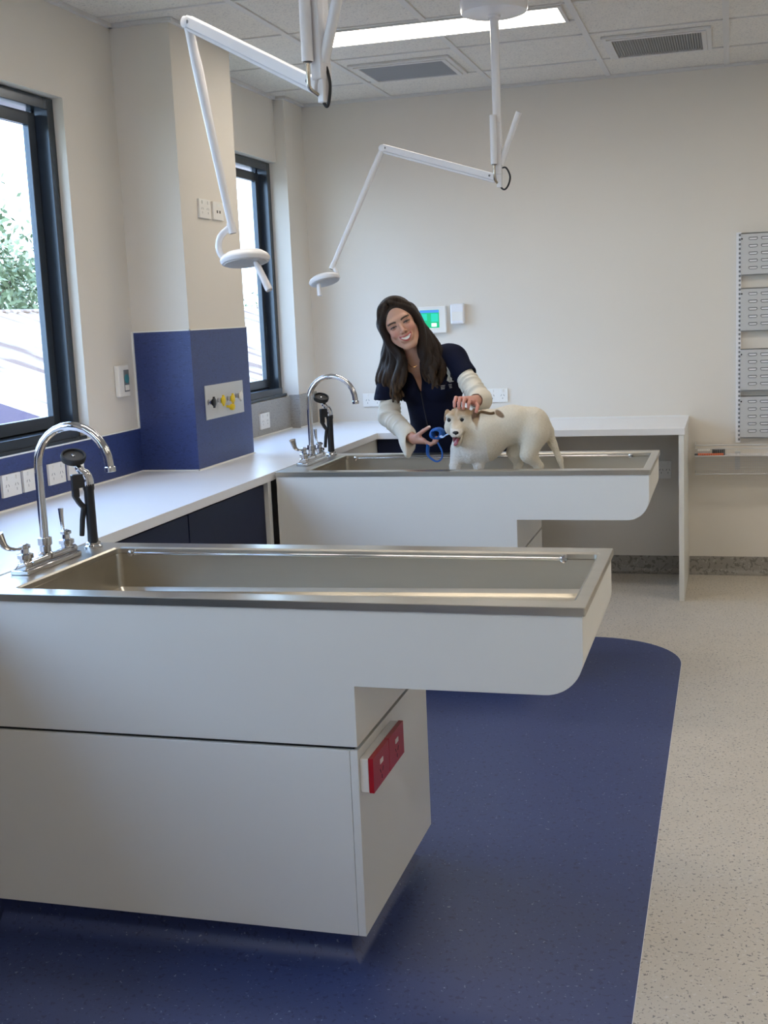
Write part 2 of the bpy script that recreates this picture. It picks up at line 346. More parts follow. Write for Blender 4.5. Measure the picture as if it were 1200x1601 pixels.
# ================================================================== WASH TUBS
def tub(yf, label):
    r = thing('wash_tub', label, 'tub', (1.2, yf+SW/2, 0), 'animal wash tubs with steel basins')
    yb = yf+SW; ra = .085; zt = H-.0185
    # body shell with a rounded overhanging end; the tall side ends over the cabinet
    xa = XL+.004; xr = XR-.006
    arc = [(xr-ra+ra*math.sin(a), ZU+ra-ra*math.cos(a)) for a in [i*math.pi/2/14 for i in range(15)]]
    poly = [(xa, ZG), (XC, ZG), (XC, ZU)]+arc+[(xr, zt), (xa, zt)]
    b = MB(); n = len(poly)
    b.add([(x, yf+.004, z) for x, z in poly]+[(x, yb-.004, z) for x, z in poly], [tuple(range(n)), tuple(reversed(range(n, 2*n)))]+[(i, i+n, (i+1) % n+n, (i+1) % n) for i in range(n) if i != n-2])
    b.build('surround', 'laminate', r, bevel=.001)
    # dark shadow gap strip, lower cabinet
    MB().box(xa+.02, XC-.012, yf+.016, yb-.016, ZG-.009, ZG).build('shadow_gap', 'black_rubber', r)
    MB().box(xa+.004, XC-.020, yf+.022, yb-.022, ZB, ZG-.009).build('cabinet_body', 'laminate', r)
    MB().box(xa, XC-.0195, yf+.004, yf+.0215, ZB, ZG-.009).build('front_panel', 'laminate', r, bevel=.0008)
    MB().box(xa, XC-.0195, yb-.0215, yb-.004, ZB, ZG-.009).build('back_panel', 'laminate', r, bevel=.0008)
    MB().box(XC-.0185, XC, yf+.004, yb-.004, ZB, ZG-.009).build('end_panel', 'laminate', r, bevel=.0008)
    # coved blue kick
    b = MB(); k0 = .055; rc = .05
    prof = [(k0, ZB)]+[(k0-rc+rc*math.cos(a), rc-rc*math.sin(a)) for a in [i*math.pi/2/8 for i in range(9)]]
    def ring(d, z): return [(xa, yf+d, z), (XC-d, yf+d, z), (XC-d, yb-d, z), (xa, yb-d, z)]
    vs = []; fs = []
    for d, z in prof: vs += ring(d, z+.0018)
    for i in range(len(prof)-1):
        for k in range(4):
            k2 = (k+1) % 4; fs.append((4*i+k, 4*i+k2, 4*i+4+k2, 4*i+4+k))
    fs += [(0, 1, 2, 3), tuple(4*(len(prof)-1)+k for k in (3, 2, 1, 0))]
    b.add(vs, fs); b.build('toe_kick', 'vinyl_blue', r, smooth=True)
    # basin: rim, folded edge, bowl with small radius
    b = MB(); zf = .790; t_ = .0185
    def rect(x0, x1, y0, y1, z, rad, m=5):
        o = []
        for cx, cy, a0 in ((x1-rad, y1-rad, 0), (x0+rad, y1-rad, 90), (x0+rad, y0+rad, 180), (x1-rad, y0+rad, 270)):
            for i in range(m+1):
                a = math.radians(a0+90*i/m); o.append((cx+rad*math.cos(a), cy+rad*math.sin(a), z))
        return o
    rings = [rect(XL, XR, yf, yb, H-t_, .004), rect(XL, XR, yf, yb, H-.0015, .004), rect(XL+.0015, XR-.0015, yf+.0015, yb-.0015, H, .004),
             rect(BL-.006, BR+.006, yf+BF-.006, yf+BB+.006, H, .018), rect(BL, BR, yf+BF, yf+BB, H-.004, .014), rect(BL, BR, yf+BF, yf+BB, H-.016, .014),
             rect(BL-.004, BR+.004, yf+BF-.004, yf+BB+.004, H-.020, .016), rect(BL-.002, BR+.002, yf+BF-.002, yf+BB+.002, zf+.014, .016), rect(BL+.004, BR-.004, yf+BF+.004, yf+BB-.004, zf+.003, .02), rect(BL+.016, BR-.016, yf+BF+.016, yf+BB-.016, zf, .02)]
    n = len(rings[0]); vs = [((p[0], p[1], p[2]-.022*(BR-p[0])/(BR-BL)) if i >= 7 else p) for i, q in enumerate(rings) for p in q]; fs = []
    for i in range(len(rings)-1):
        for k in range(n):
            k2 = (k+1) % n; fs.append((i*n+k, i*n+k2, (i+1)*n+k2, (i+1)*n+k))
    fs.append(tuple((len(rings)-1)*n+k for k in range(n)))
    b.add(vs, fs); basin = b.build('basin', 'steel', r, smooth=True, sharp=20)
    rebase(r)
    # tether rail along the far side of the bowl
    yr = yf+BB-.022; zr = H-.012
    rail = MB().tube([(BL+.055, yr, zr), (BR-.085, yr, zr)], .0045, 10).build('tether_rail', 'chrome', r, smooth=True); rail.matrix_parent_inverse = Matrix.Translation(-Vector(r.location))
    for x in (BL+.055, BR-.085):
        k = MB().lathe((x, yr-.010, zr), (0, 1, 0), [(.003, -.004), (.009, -.002), (.010, .006), (.006, .010), (.006, .036)], 16).build('rail_knob', 'chrome', rail, smooth=True)
    d = MB().lathe((BL+.16, yf+SW/2, zf-.0185), (0, 0, 1), [(.045, 0), (.045, .002), (.036, .003), (.034, .0012), (.004, .0012)], 28).build('drain', 'chrome', r, smooth=True); d.matrix_parent_inverse = Matrix.Translation(-Vector(r.location))
    return r
tub(YN, 'near stainless steel animal wash tub on a white cantilevered cabinet, large in front')
tub(YF, 'far stainless steel animal wash tub with the white dog standing in it')

# ------------------------------------------------------------------ taps and sprayers
def faucet(dy, label):
    x, y0 = .700, -4.118+dy; r = thing('faucet', label, 'faucet', (x, y0, H), 'gooseneck taps on the tub decks')
    b = MB()
    yy = [y0-.125, y0+.135]
    b.tube([(x-.002, yy[0], H+.012), (x-.002, yy[1], H+.012)], .026, 20, flat=.55)
    b.box(x-.028, x+.026, yy[0]-.006, yy[1]+.006, H, H+.013)
    b.build('bridge_base', 'chrome', r, bevel=.003, smooth=True)
    pts = [(x, y0, H+.02), (x, y0, H+.20), (x, y0, H+.270)]+[(x+.106-.106*math.cos(a), y0, H+.270+.106*math.sin(a)) for a in [i*math.pi/14 for i in range(1, 14)]]+[(x+.213, y0, H+.268)]
    sp_ = MB().tube(pts, .0115, 18).build('spout', 'chrome', r, smooth=True)
    MB().lathe((x, y0, H+.02), (0, 0, 1), [(.020, 0), (.020, .014), (.015, .018), (.015, .034), (.019, .037), (.019, .056), (.012, .058)], 24).build('spout_collar', 'chrome', r, smooth=True)
    MB().lathe((x+.2135, y0, H+.268), (.05, 0, -1), [(.012, 0), (.0145, .002), (.0145, .014), (.010, .015)], 20).build('spout_outlet', 'chrome', r, smooth=True)
    for sgn, yh in ((-1, y0-.098), (1, y0+.108)):
        kr = 1 if sgn < 0 else .55; hn = MB().lathe((x, yh, H+.02), (0, 0, 1), [(.021, 0), (.021, .008), (.016, .010), (.016, .018), (.021, .020), (.021, .030), (.011, .033), (.010, .045), (.015, .047), (.015, .054), (.007, .058)], 20).build('tap_valve', 'chrome', r, smooth=True)
        z = H+.070; L = 1.0 if sgn < 0 else .32; hz = .66 if sgn < 0 else .85
        dx = -.25 if sgn < 0 else -.30
        p = [(x, yh, z), (x+dx*.02, yh+sgn*.022*L, z-.002), (x+dx*.05, yh+sgn*.048*L, z+.003), (x+dx*.07, yh+sgn*.064*L, z+.022*hz), (x+dx*.08, yh+sgn*.074*L, z+.05*hz), (x+dx*.085, yh+sgn*.082*L, z+.075*hz)]
        MB().tube(spl(p, 4), [.006]*5+[(.005+.0012*i/2)*kr for i in range(16)], 12, flat=.6).build('lever_handle', 'chrome', hn, smooth=True)
    for ch in list(r.children): ch.matrix_parent_inverse = Matrix.Translation(-Vector(r.location))
faucet(0, 'chrome gooseneck mixer tap with lever handles on the deck of the near tub')
faucet(YF-YN, 'chrome gooseneck mixer tap with lever handles on the deck of the far tub')
def sprayer(dy, label):
    x, y = .703, -3.872+dy; r = thing('pet_sprayer', label, 'sprayer', (x, y, H), 'hand sprayers parked beside the taps')
    MB().lathe((x, y, H), (0, 0, 1), [(.026, 0), (.026, .006), (.021, .010), (.021, .016), (.015, .019)], 24).build('holder_base', 'chrome', r, smooth=True)
    MB().lathe((x, y, H+.016), (0, 0, 1), [(.0135, 0), (.0155, .004), (.0145, .03), (.0145, .15), (.0165, .156), (.0165, .170), (.013, .172)], 24).build('grip', 'black_plastic', r, smooth=True)
    top = Vector((x, y, H+.186))
    MB().tube(spl([top+Vector((0, 0, -.004)), top+Vector((-.002, -.002, .022)), top+Vector((-.018, -.010, .045)), top+Vector((-.030, -.014, .062))], 5), [.0165]*4+[.0155]*4+[.012]*4+[.0095]*4, 16).build('valve_body', 'chrome', r, smooth=True)
    d = Vector((-.62, -.78, 0)); c = top
    b = MB(); b.obox(c+d*.032+Vector((0, 0, .012)), d*.018, d.cross(Vector((0, 0, 1)))*.009, Vector((0, 0, .020))); b.obox(c+d*.040+Vector((0, 0, -.012)), d*.010, d.cross(Vector((0, 0, 1)))*.008, Vector((0, 0, .022)))
    b.tube(spl([c+d*.044+Vector((0, 0, -.028)), c+d*.030+Vector((0, 0, -.052)), c+d*.018+Vector((0, 0, -.066))], 4), .0085, 12)
    b.tube([c+d*.018+Vector((0, 0, -.060)), c+d*.026+Vector((0, 0, -.10)), c+d*.032+Vector((0, 0, -.148))], [.0085, .008, .0075], 12, flat=.8)
    b.build('trigger', 'black_plastic', r, bevel=.003)
    hc = top+Vector((-.032, -.016, .076)); ax = Vector((.30, -.34, .89)).normalized()
    hd = MB().lathe(hc, ax, [(.012, -.014), (.028, -.008), (.034, -.004), (.0365, .007), (.0345, .014), (.0295, .014), (.0285, .007)], 32).build('spray_head', 'black_rubber', r, smooth=True)
    MB().lathe(hc+ax*.0072, ax, [(.028, 0), (.026, .0012), (.005, .0012)], 28).build('spray_face', 'face_grey', hd, smooth=True)
    MB().lathe(hc+ax*.0085, ax, [(.006, 0), (.005, .003), (.002, .004)], 12).build('centre_screw', 'chrome', hd, smooth=True)
    for ch in list(r.children): ch.matrix_parent_inverse = Matrix.Translation(-Vector(r.location))
sprayer(0, 'black trigger sprayer with round head standing on the near tub deck')
sprayer(YF-YN+.015, 'black trigger sprayer with round head standing on the far tub deck')

# ================================================================== WALL FITTINGS
def plate(name, c, u, n, w, h, kind, label, cat, group=None, m='white_plastic', th=.010):
    """c = centre on the wall, u = width direction, n = outward normal"""
    u, n = Vector(u), Vector(n); z = Vector((0, 0, 1)); c = Vector(c)
    r = thing(name, label, cat, c, group)
    b = MB(); b.obox(c+n*th/2, u*w/2, z*h/2, n*th/2)
    def slot(dx, dz, ang, L=.010):
        a = math.radians(ang); d = u*math.sin(a)+z*math.cos(a); e = d.cross(n)
        return c+u*dx+z*dz+n*(th-.0004), d*L/2, e*.0012, n*.0008
    if kind in ('double', 'single'):
        cs = (-w*.25, w*.25) if kind == 'double' else (0,)
        for x in cs:
            for dx, dz, an, L in ((-.008, .004, 28, .011), (.008, .004, -28, .011), (0, -.013, 0, .010)): b.obox(*slot(x+dx, dz-.004, an, L), mi=1)
        for x in cs:
            MB().obox(c+u*x+z*(h*.34)+n*(th+.0015), u*.0045, z*.007, n*.003).build('rocker_switch', m, r, bevel=.001)
    if kind == 'data':
        for dx in (-.014, .014): MB().obox(c+u*dx+z*-.004+n*(th-.0004), u*.007, z*.006, n*.001).build('data_port', 'dark_slot', r)
        MB().obox(c+z*.024+n*(th+.0002), u*.016, z*.004, n*.001).build('label_window', 'white_trim', r)
    b.build('faceplate', [m, 'dark_slot'], r, bevel=.0007)
    for ch in r.children: ch.matrix_parent_inverse = Matrix.Translation(-c)
    return r
G1 = 'row of sockets on the blue splashback'
ws = [(-3.208, 'double', 'white double power socket, at the near end of the row behind the near tap'),
      (-3.075, 'double', 'white double power socket, second from the near end of the row behind the near tap'),
      (-2.903, 'double', 'white double power socket just right of the near tap spout post'),
      (-2.762, 'blank', 'plain white cover plate partly behind the near sprayer head')]
for y, k, l in ws: plate('power_socket', (.005, y, .988), (0, 1, 0), (1, 0, 0), .116, .080, k, l, 'socket', G1)
plate('power_socket', (CX, -1.962, 2.018), (0, 1, 0), (1, 0, 0), .118, .080, 'double', 'white power socket high on the cream pier, left of the pair', 'socket')
plate('data_socket', (CX, -1.818, 2.018), (0, 1, 0), (1, 0, 0), .110, .078, 'data', 'white data socket with two ports high on the pier, right of the pair', 'socket')
plate('power_socket', (.005, -.742, .982), (0, 1, 0), (1, 0, 0), .135, .085, 'double', 'white double socket on the grey splashback under the far window', 'socket')
plate('power_socket', (.416, 0, 1.030), (1, 0, 0), (0, -1, 0), .118, .078, 'double', 'white double socket on the back wall left of the woman', 'socket')
plate('power_socket', (1.175, 0, 1.040), (1, 0, 0), (0, -1, 0), .118, .078, 'double', 'white double socket on the back wall beside the elbow of the woman', 'socket')
plate('power_socket', (2.119, 0, .598), (1, 0, 0), (0, -1, 0), .075, .10, 'double', 'white double socket in the shade below the back worktop', 'socket')
# red emergency sockets on near tub cabinet
c = Vector((XC, YN+.155, .487)); r = thing('power_socket', 'red double power socket on a white block on the near tub cabinet', 'socket', c)
MB().box(XC+.0002, XC+.021, c.y-.142, c.y+.125, .448, .529).build('mounting_block', 'white_plastic', r, bevel=.002)
for k, (a, e) in enumerate(((c.y-.142, c.y-.010), (c.y-.007, c.y+.125))):
    b = MB().box(XC+.0212, XC+.033, a, e, .447, .530); m_ = (a+e)/2
    for s in (-1, 1): b.obox((XC+.0332, m_+s*.010, .480), (.0008, 0, 0), (0, .0013, 0), (0, s*.003, .0055), mi=1)
    b.obox((XC+.0332, m_, .464), (.0008, 0, 0), (0, .0013, 0), (0, 0, .005), mi=1)
    p = b.build('faceplate', ['red_plastic', 'black_plastic'], r, bevel=.0007)
    MB().box(XC+.032, XC+.0345, m_-.012, m_+.012, .497, .508).build('switch_mark', 'white_plastic', p)
rebase(r)
# door entry button on the left wall
c = Vector((0, -2.331, 1.302)); r = thing('wall_controller', 'white wall remote with a round grey-teal dial, left of the blue pier', 'controller', c)
MB().box(0, .022, c.y-.045, c.y+.045, c.z-.066, c.z+.066).build('casing', 'white_plastic', r, bevel=.004)
MB().box(.0215, .0235, c.y-.004, c.y+.040, c.z-.046, c.z+.046).build('display_panel', 'mid_grey', r, bevel=.001)
MB().lathe((.0235, c.y+.018, c.z+.008), (1, 0, 0), [(.019, 0), (.019, .002), (.015, .0035), (.012, .0035)], 24).build('dial', 'teal_plastic', r, smooth=True)
MB().box(.0232, .0242, c.y, c.y+.036, c.z-.040, c.z-.018).build('sticker', 'white_plastic', r)
rebase(r)
# gas / medical outlets on the pier
c = Vector((CX+.004, -1.872, 1.182)); r = thing('gas_outlet_plate', 'stainless wall plate with a row of black, yellow and white valve outlets', 'outlet plate', c)
MB().box(CX+.004, CX+.008, -2.086, -1.659, 1.108, 1.257).build('backing_plate', 'grey_metal', r, bevel=.0008)
def outlet(y, m, z=1.188, w_=.019):
    x = CX+.008
    o = MB().lathe((x, y, z), (1, 0, 0), [(.013, 0), (.013, .004), (.009, .006), (.009, .011), (.0125, .012), (.0125, .019), (.008, .020), (.008, .028)], 18).build('valve_stem', 'chrome', r, smooth=True)
    b = MB(); b.lathe((x+.022, y, z), (1, 0, 0), [(w_*.6, 0), (w_, .003), (w_, .009), (w_*.6, .012)], 20)
    b.obox((x+.028, y, z+.014), (.004, 0, 0), (0, .004, 0), (0, 0, .010)); b.obox((x+.028, y, z-.014), (.004, 0, 0), (0, .004, 0), (0, 0, .010))
    b.build('valve_handle', m, o, smooth=True)
    o.matrix_parent_inverse = Matrix.Translation(-c)
for y, m_ in ((-2.105, 'black_plastic'), (-2.003, 'yellow_plastic'), (-1.895, 'yellow_plastic'), (-1.800, 'white_plastic')):
    outlet(y+.045, m_, 1.184+(.006 if m_ == 'white_plastic' else 0))
yc = MB().lathe((CX+.008, -1.862, 1.151), (1, 0, -.15), [(.006, 0), (.006, .018), (.014, .020), (.014, .036), (.008, .038)], 16).build('cap', 'yellow_plastic', r, smooth=True); tag(yc, 'yellow cap hanging below the valves')
for ch in r.children:
    if ch.name.startswith(('backing', 'cap')): ch.matrix_parent_inverse = Matrix.Translation(-c)
# alarm keypad
c = Vector((.805, 0, 1.488)); r = thing('alarm_keypad', 'white wall keypad with a lit green touch screen beside the head of the woman', 'keypad', c)
MB().box(.722, .889, -.030, 0, 1.411, 1.566).build('casing', 'white_plastic', r, bevel=.005)
s_ = MB().box(.733, .848, -.0312, -.0300, 1.443, 1.546).build('screen', 'screen_green', r)
MB().box(.734, .847, -.0318, -.0311, 1.530, 1.545).build('title_bar', 'screen_blue', s_)
MB().box(.738, .776, -.0318, -.0311, 1.486, 1.524).build('left_button', 'screen_teal', s_)
MB().box(.802, .832, -.0318, -.0311, 1.450, 1.470).build('white_button', 'screen_white', s_)
MB().box(.800, .842, -.0318, -.0311, 1.478, 1.524).build('right_button', 'screen_teal', s_)
rebase(r)
c = Vector((.9575, 0, 1.516)); r = thing('motion_sensor', 'small white box sensor on the back wall right of the keypad', 'sensor', c)
MB().box(.918, .998, -.045, 0, 1.460, 1.576).build('casing', 'white_enamel', r, bevel=.008)
MB().box(.926, .990, -.0462, -.0445, 1.478, 1.530).build('lens_window', 'white_plastic', r, bevel=.001); rebase(r)
# louvred bin panels and slotted rails
ZL = [(1.656, 1.879, 'topmost'), (1.357, 1.588, 'second from the top'), (1.033, 1.262, 'third from the top'), (.774, 1.006, 'lowest')]
def rail(x, label):
    z0, z1 = .748, 1.885; r = thing('slotted_rail', label, 'rail', (x, 0, z0), 'slotted rails carrying the louvred panels')
    b = MB().box(x-.013, x+.013, -.022, 0, z0, z1); z = z0+.012
    while z < z1-.01: b.box(x, x+.010, -.0226, -.0215, z, z+.012, mi=1); z += .024
    b.build('channel', ['white_enamel', 'mid_grey'], r); rebase(r)
rail(2.516, 'white slotted upright rail at the left ends of the louvred panels')
rail(2.955, 'white slotted upright rail at the right ends of the louvred panels')
for z0, z1, wd in ZL:
    r = thing('louvred_panel', 'light grey louvred metal panel, %s of the four' % wd, 'panel', (2.74, -.03, z0), 'louvred bin panels')
    b = MB(); b.box(2.527, 2.97, -.036, -.030, z0, z1); b.box(2.527, 2.97, -.036, -.022, z0-.002, z0+.004); b.box(2.527, 2.97, -.036, -.022, z1-.004, z1)
    rows = 5; dz = (z1-z0-.03)/rows
    for i in range(rows):
        for k in range(6):
            x = 2.590+.064*k; z = z0+.024+dz*(i+.35)
            b.tube([(x-.021, -.0365, z+.007), (x-.023, -.0375, z+.001), (x-.017, -.038, z-.0055), (x+.017, -.038, z-.0055), (x+.023, -.0375, z+.001), (x+.021, -.0365, z+.007)], .0016, 6, mi=1)
            b.tube([(x-.021, -.037, z+.007), (x+.021, -.037, z+.007)], .0022, 6, mi=1)
            b.box(x-.018, x+.018, -.0366, -.0358, z-.004, z+.005, mi=2)
    b.build('sheet', ['grey_metal', 'mid_grey', 'white_enamel'], r)
    h = MB(); h.lathe((2.532, -.0365, z1-.030), (0, -1, 0), [(.0045, 0), (.0045, .001), (.001, .001)], 10); h.build('screw_hole', 'black_plastic', r)
    rebase(r)
# wire basket shelf below
c = Vector((2.6, 0, .585)); r = thing('wire_basket', 'pale wire mesh basket shelf fixed low on the back wall at the right', 'basket', c)
x0, x1, yo = 2.289, 2.98, -.130; b = MB()
for z, rad in ((.748, .004), (.728, .0022), (.688, .0035), (.588, .0035)):
    b.tube([(x0, 0, z), (x0, yo, z), (x1, yo, z), (x1, 0, z)], rad, 8)
b.build('rim_wires', 'grey_wire', r, smooth=True)
b = MB(); x = x0+.006
while x < x1: b.box(x-.0007, x+.0007, yo-.001, yo+.001, .588, .728); b.box(x-.0007, x+.0007, yo, 0, .5875, .589); x += .0095
for k in range(8): b.box(x0, x1, yo-.0012, yo+.0008, .600+.012*k, .6012+.012*k)
tag(b.build('mesh_wires', 'grey_wire', r), kind='stuff')
MB().box(x0+.002, x1-.002, yo+.004, -.001, .684, .687).build('tray', 'white_enamel', r)
MB().box(2.500, 2.528, -.024, -.001, .598, .700).build('bracket', 'grey_metal', r)
rebase(r)
p = thing('marker_pen', 'orange marker pen with black tip lying in the wire basket', 'pen', (2.37, -.115, .687))
MB().tube([(2.302, -.118, .695), (2.440, -.118, .695)], .0075, 14).build('barrel', 'orange_plastic', p, smooth=True)
MB().tube([(2.287, -.118, .695), (2.290, -.118, .695), (2.303, -.118, .695)], [.004, .0078, .0078], 14).build('pen_tip', 'black_plastic', p, smooth=True); rebase(p)
p = thing('tape_roll', 'black roll lying behind the orange marker in the wire basket', 'roll', (2.41, -.088, .687))
MB().lathe((2.413, -.075, .6875), (0, 0, 1), [(.018, 0), (.035, 0), (.036, .003), (.036, .030), (.035, .033), (.018, .033)], 28).build('roll_body', 'black_plastic', p, smooth=True)
MB().lathe((2.413, -.075, .6875), (0, 0, 1), [(.008, .001), (.017, .001), (.0175, .034), (.008, .034)], 20).build('roll_core', 'mid_grey', p, smooth=True); rebase(p)
p = MB().box(2.300, 2.368, -.10, -.04, .6875, .716).build('paper_packet', 'white_plastic', bevel=.003); tag(p, 'small white packet lying left of the black roll in the basket', 'packet')

# ================================================================== CEILING FITTINGS
def panel_light(x0, y0, label, L=1.17, grp='flush ceiling light panels'):
    x1, y1 = x0+L, y0+.268
    r = thing('ceiling_light', label, 'ceiling light', ((x0+x1)/2, (y0+y1)/2, ZC), grp)
    b = MB(); f = .016
    for a in ((x0-f, x1+f, y0-f, y0), (x0-f, x1+f, y1, y1+f), (x0-f, x0, y0, y1), (x1, x1+f, y0, y1)): b.box(*a, ZC-.006, ZC+.004)
    b.build('light_frame', 'tee_white', r)
    MB().box(x0, x1, y0, y1, ZC-.004, ZC+.003).build('diffuser', 'diffuser', r); rebase(r)
panel_light(.715, -1.668, 'bright long ceiling light panel behind the round lamp mount, near the vents', 1.066)
for i, (x, y) in enumerate(((.625, -4.13), (.625, -6.60), (3.09, -1.665), (3.09, -4.13), (3.09, -6.60))):
    panel_light(x, y, 'long ceiling light panel over the %s of the room' % ('near left bay', 'rear left bay', 'far right bay', 'middle right bay', 'rear right bay')[i])
def vent(x0, x1, y0, y1, label, cross):
    r = thing('air_vent', label, 'vent', ((x0+x1)/2, (y0+y1)/2, ZC), 'ceiling air vents')
    b = MB()
    for f, z in ((0, .008), (.022, .014)):
        g = f+.022
        for a in ((x0+f, x1-f, y0+f, y0+g), (x0+f, x1-f, y1-g, y1-f), (x0+f, x0+g, y0+g, y1-g), (x1-g, x1-f, y0+g, y1-g)): b.box(*a, ZC-z, ZC+.003)
    b.build('vent_frame', 'tee_white', r, bevel=.001)
    a = .046
    MB().box(x0+a, x1-a, y0+a, y1-a, ZC-.003, ZC+.003).build('vent_core', 'vent_dark', r)
    b = MB(); n = 34 if cross else 42
    for k in range(n):
        if cross: x = x0+a+(x1-x0-2*a)*(k+.5)/n; b.obox((x, (y0+y1)/2, ZC-.007), (.0035, 0, .003), (0, (y1-y0)/2-a, 0), (-.0006, 0, .0007))
        else: y = y0+a+(y1-y0-2*a)*(k+.5)/n; b.obox(((x0+x1)/2, y, ZC-.007), ((x1-x0)/2-a, 0, 0), (0, .0032, .003), (0, -.0006, .0007))
    b.build('vent_slats', 'vent_grey', r); rebase(r)
vent(.640, 1.155, -.945, -.485, 'grey slatted ceiling vent at left, near the window wall', False)
vent(1.890, 2.385, -.985, -.490, 'grey slatted ceiling vent at right, above the louvred panels side', True)

# ------------------------------------------------------------------ exam lamps
def exam_lamp(pole, J, E, T, Hc, hx, hn, hook, handle, cable_dir, label):
    J, E, T, Hc = Vector(J), Vector(E), Vector(T), Vector(Hc); px, py = pole; r = thing('exam_lamp', label, 'exam lamp', (px, py, ZC), 'articulated exam lamps over the tubs')
    MB().lathe((px, py, ZC), (0, 0, -1), [(.122, 0), (.132, .004), (.132, .072), (.127, .084), (.110, .090), (.030, .094)], 48).build('ceiling_canopy', 'white_enamel', r, smooth=True)
    MB().lathe((px, py, ZC-.092), (0, 0, -1), [(.026, 0), (.024, .012), (.0175, .016), (.0165, .588)], 28).build('pole', 'white_enamel', r, smooth=True)
    u = (E-J); u.z = 0; u.normalize(); s = Vector((-u.y, u.x, 0)); 
    if s.y > 0: s = -s
    z = Vector((0, 0, 1))
    b = MB(); c = Vector((px, py, J.z+.115))
    b.obox(c, u*.0155, s*.018, z*.100); b.obox(c-u*.004+z*-.12, u*.010, s*.011, z*.03)
    b.build('joint_bracket', 'white_enamel', r, bevel=.003)
    t1 = MB().tube([c+s*.032+u*.010+z*.125, c+s*.032+u*.010-z*.062], .0135, 20).build('spring_tube', 'white_enamel', r, smooth=True)
    MB().tube([c+s*.032+u*.010+z*.1255, c+s*.032+u*.010+z*.124], .0105, 16).build('tube_plug', 'black_plastic', t1)
    MB().tube([c+s*.032+u*.010-z*.0625, c+s*.032+u*.010-z*.064], .010, 16).build('tube_plug', 'black_plastic', t1)
    q0 = c-u*.010-z*.062; q1 = c-u*.088+z*.132
    t2 = MB().tube([q0, q1], .0125, 20).build('spring_tube', 'white_enamel', r, smooth=True)
    MB().tube([q1-(q1-q0).normalized()*.0005, q1+(q1-q0).normalized()*.001], .0098, 16).build('tube_plug', 'black_plastic', t2)
    MB().tube(spl([c+s*.032+u*.010-z*.06, c+s*.032+u*.010-z*.10, J+s*.024+u*.004-z*.004, J+s*.006-u*.004-z*.018], 5), .0048, 10).build('link_rod', 'brass', r, smooth=True)
    # upper arm: channel section with a groove
    d = (E-J).normalized(); up = (z-d*z.dot(d)).normalized(); sd_ = d.cross(up); L = (E-J).length
    b = MB(); mid = (J+E)/2
    b.obox(mid+up*.004, d*L/2, sd_*.012, up*.013); b.obox(mid-up*.0135, d*(L/2-.004), sd_*.008, up*.0045)
    ua = b.build('upper_arm', 'white_enamel', r, bevel=.003)
    for q in (.03, L-.012):
        for sg in (-1, 1): MB().lathe(J+d*q+up*.004+sd_*sg*.0115, sd_*sg, [(.0045, 0), (.0045, .0015), (.002, .002)], 10).build('screw', 'mid_grey', ua)
    k = MB().lathe(E-sd_*.014, sd_, [(.010, 0), (.014, .002), (.014, .026), (.010, .028)], 20).build('elbow_joint', 'white_enamel', r, smooth=True)
    d2 = (T-E).normalized()
    MB().tube([E, E+d2*.07, E+d2*.10, T-d2*.03, T], [.0115, .0125, .0135, .0095, .0085], 18).build('lower_arm', 'white_enamel', r, smooth=True)
    MB().tube([T-d2*.012, T+d2*.016], .0110, 18).build('arm_collar', 'white_enamel', r, smooth=True)
    MB().tube([T+d2*.016, T+d2*.0175], .0082, 14).build('collar_plug', 'black_plastic', r)
    MB().tube(spl([T, *[Vector(h) for h in hook]], 6), .0085, 16).build('yoke', 'white_enamel', r, smooth=True)
    hx, hn = Vector(hx).normalized(), Vector(hn).normalized(); hy = hn.cross(hx)
    # lamp head: shallow elliptical dish with a lens beneath
    def ell(prof, name, m, par, off=0):
        vs = []; fs = []; n = 40
        for (rr_, h) in prof:
            for i in range(n):
                a = 2*math.pi*i/n; vs.append(Hc+hx*math.cos(a)*rr_+hy*math.sin(a)*rr_*.9+hn*h)
        for j in range(len(prof)-1):
            for i in range(n): i2 = (i+1) % n; fs.append((j*n+i, j*n+i2, (j+1)*n+i2, (j+1)*n+i))
        fs += [tuple(range(n)), tuple((len(prof)-1)*n+i for i in range(n))]
        return MB().add(vs, fs).build(name, m, par, smooth=True)
    hd = ell([(.020, .019), (.050, .016), (.062, .008), (.0665, .001), (.0665, -.003), (.062, -.010), (.058, -.011)], 'lamp_head', 'white_enamel', r)
    ell([(.056, -.0105), (.056, -.0125), (.050, -.0135)], 'lens', 'grey_metal', hd)
    h0, h1 = [Vector(q) for q in handle]
    MB().tube([h0, h0+(h1-h0)*.15, h1-(h1-h0)*.05, h1], [.006, .0085, .0100, .0085], 16).build('positioning_handle', 'white_enamel', hd, smooth=True)
    # cable loop
    cdv = Vector(cable_dir)
    pts = [c-u*.012-z*.075, c+cdv*.034-z*.076, c+cdv*.050-z*.110, c+cdv*.040-z*.145, c+cdv*.020-z*.158, J+z*.0-z*.012]
    MB().tube(spl(pts, 6), .0036, 10).build('cable', 'black_rubber', r, smooth=True)
    for ch in list(r.children): ch.matrix_parent_inverse = Matrix.Translation(-Vector(r.location))
exam_lamp((1.585, -2.040), (1.578, -2.040, 2.045), (1.111, -2.040, 2.198), (.907, -2.140, 1.738), (.868, -2.140, 1.682), (.97, 0, .25), (-.22, .22, .95),
          [(.914, -2.14, 1.722), (.922, -2.14, 1.706), (.916, -2.14, 1.692), (.900, -2.14, 1.690)], [(.846, -2.155, 1.668), (.852, -2.165, 1.618)], (.95, -.1, 0),
          'white jointed exam lamp hanging over the far tub, full pole visible')
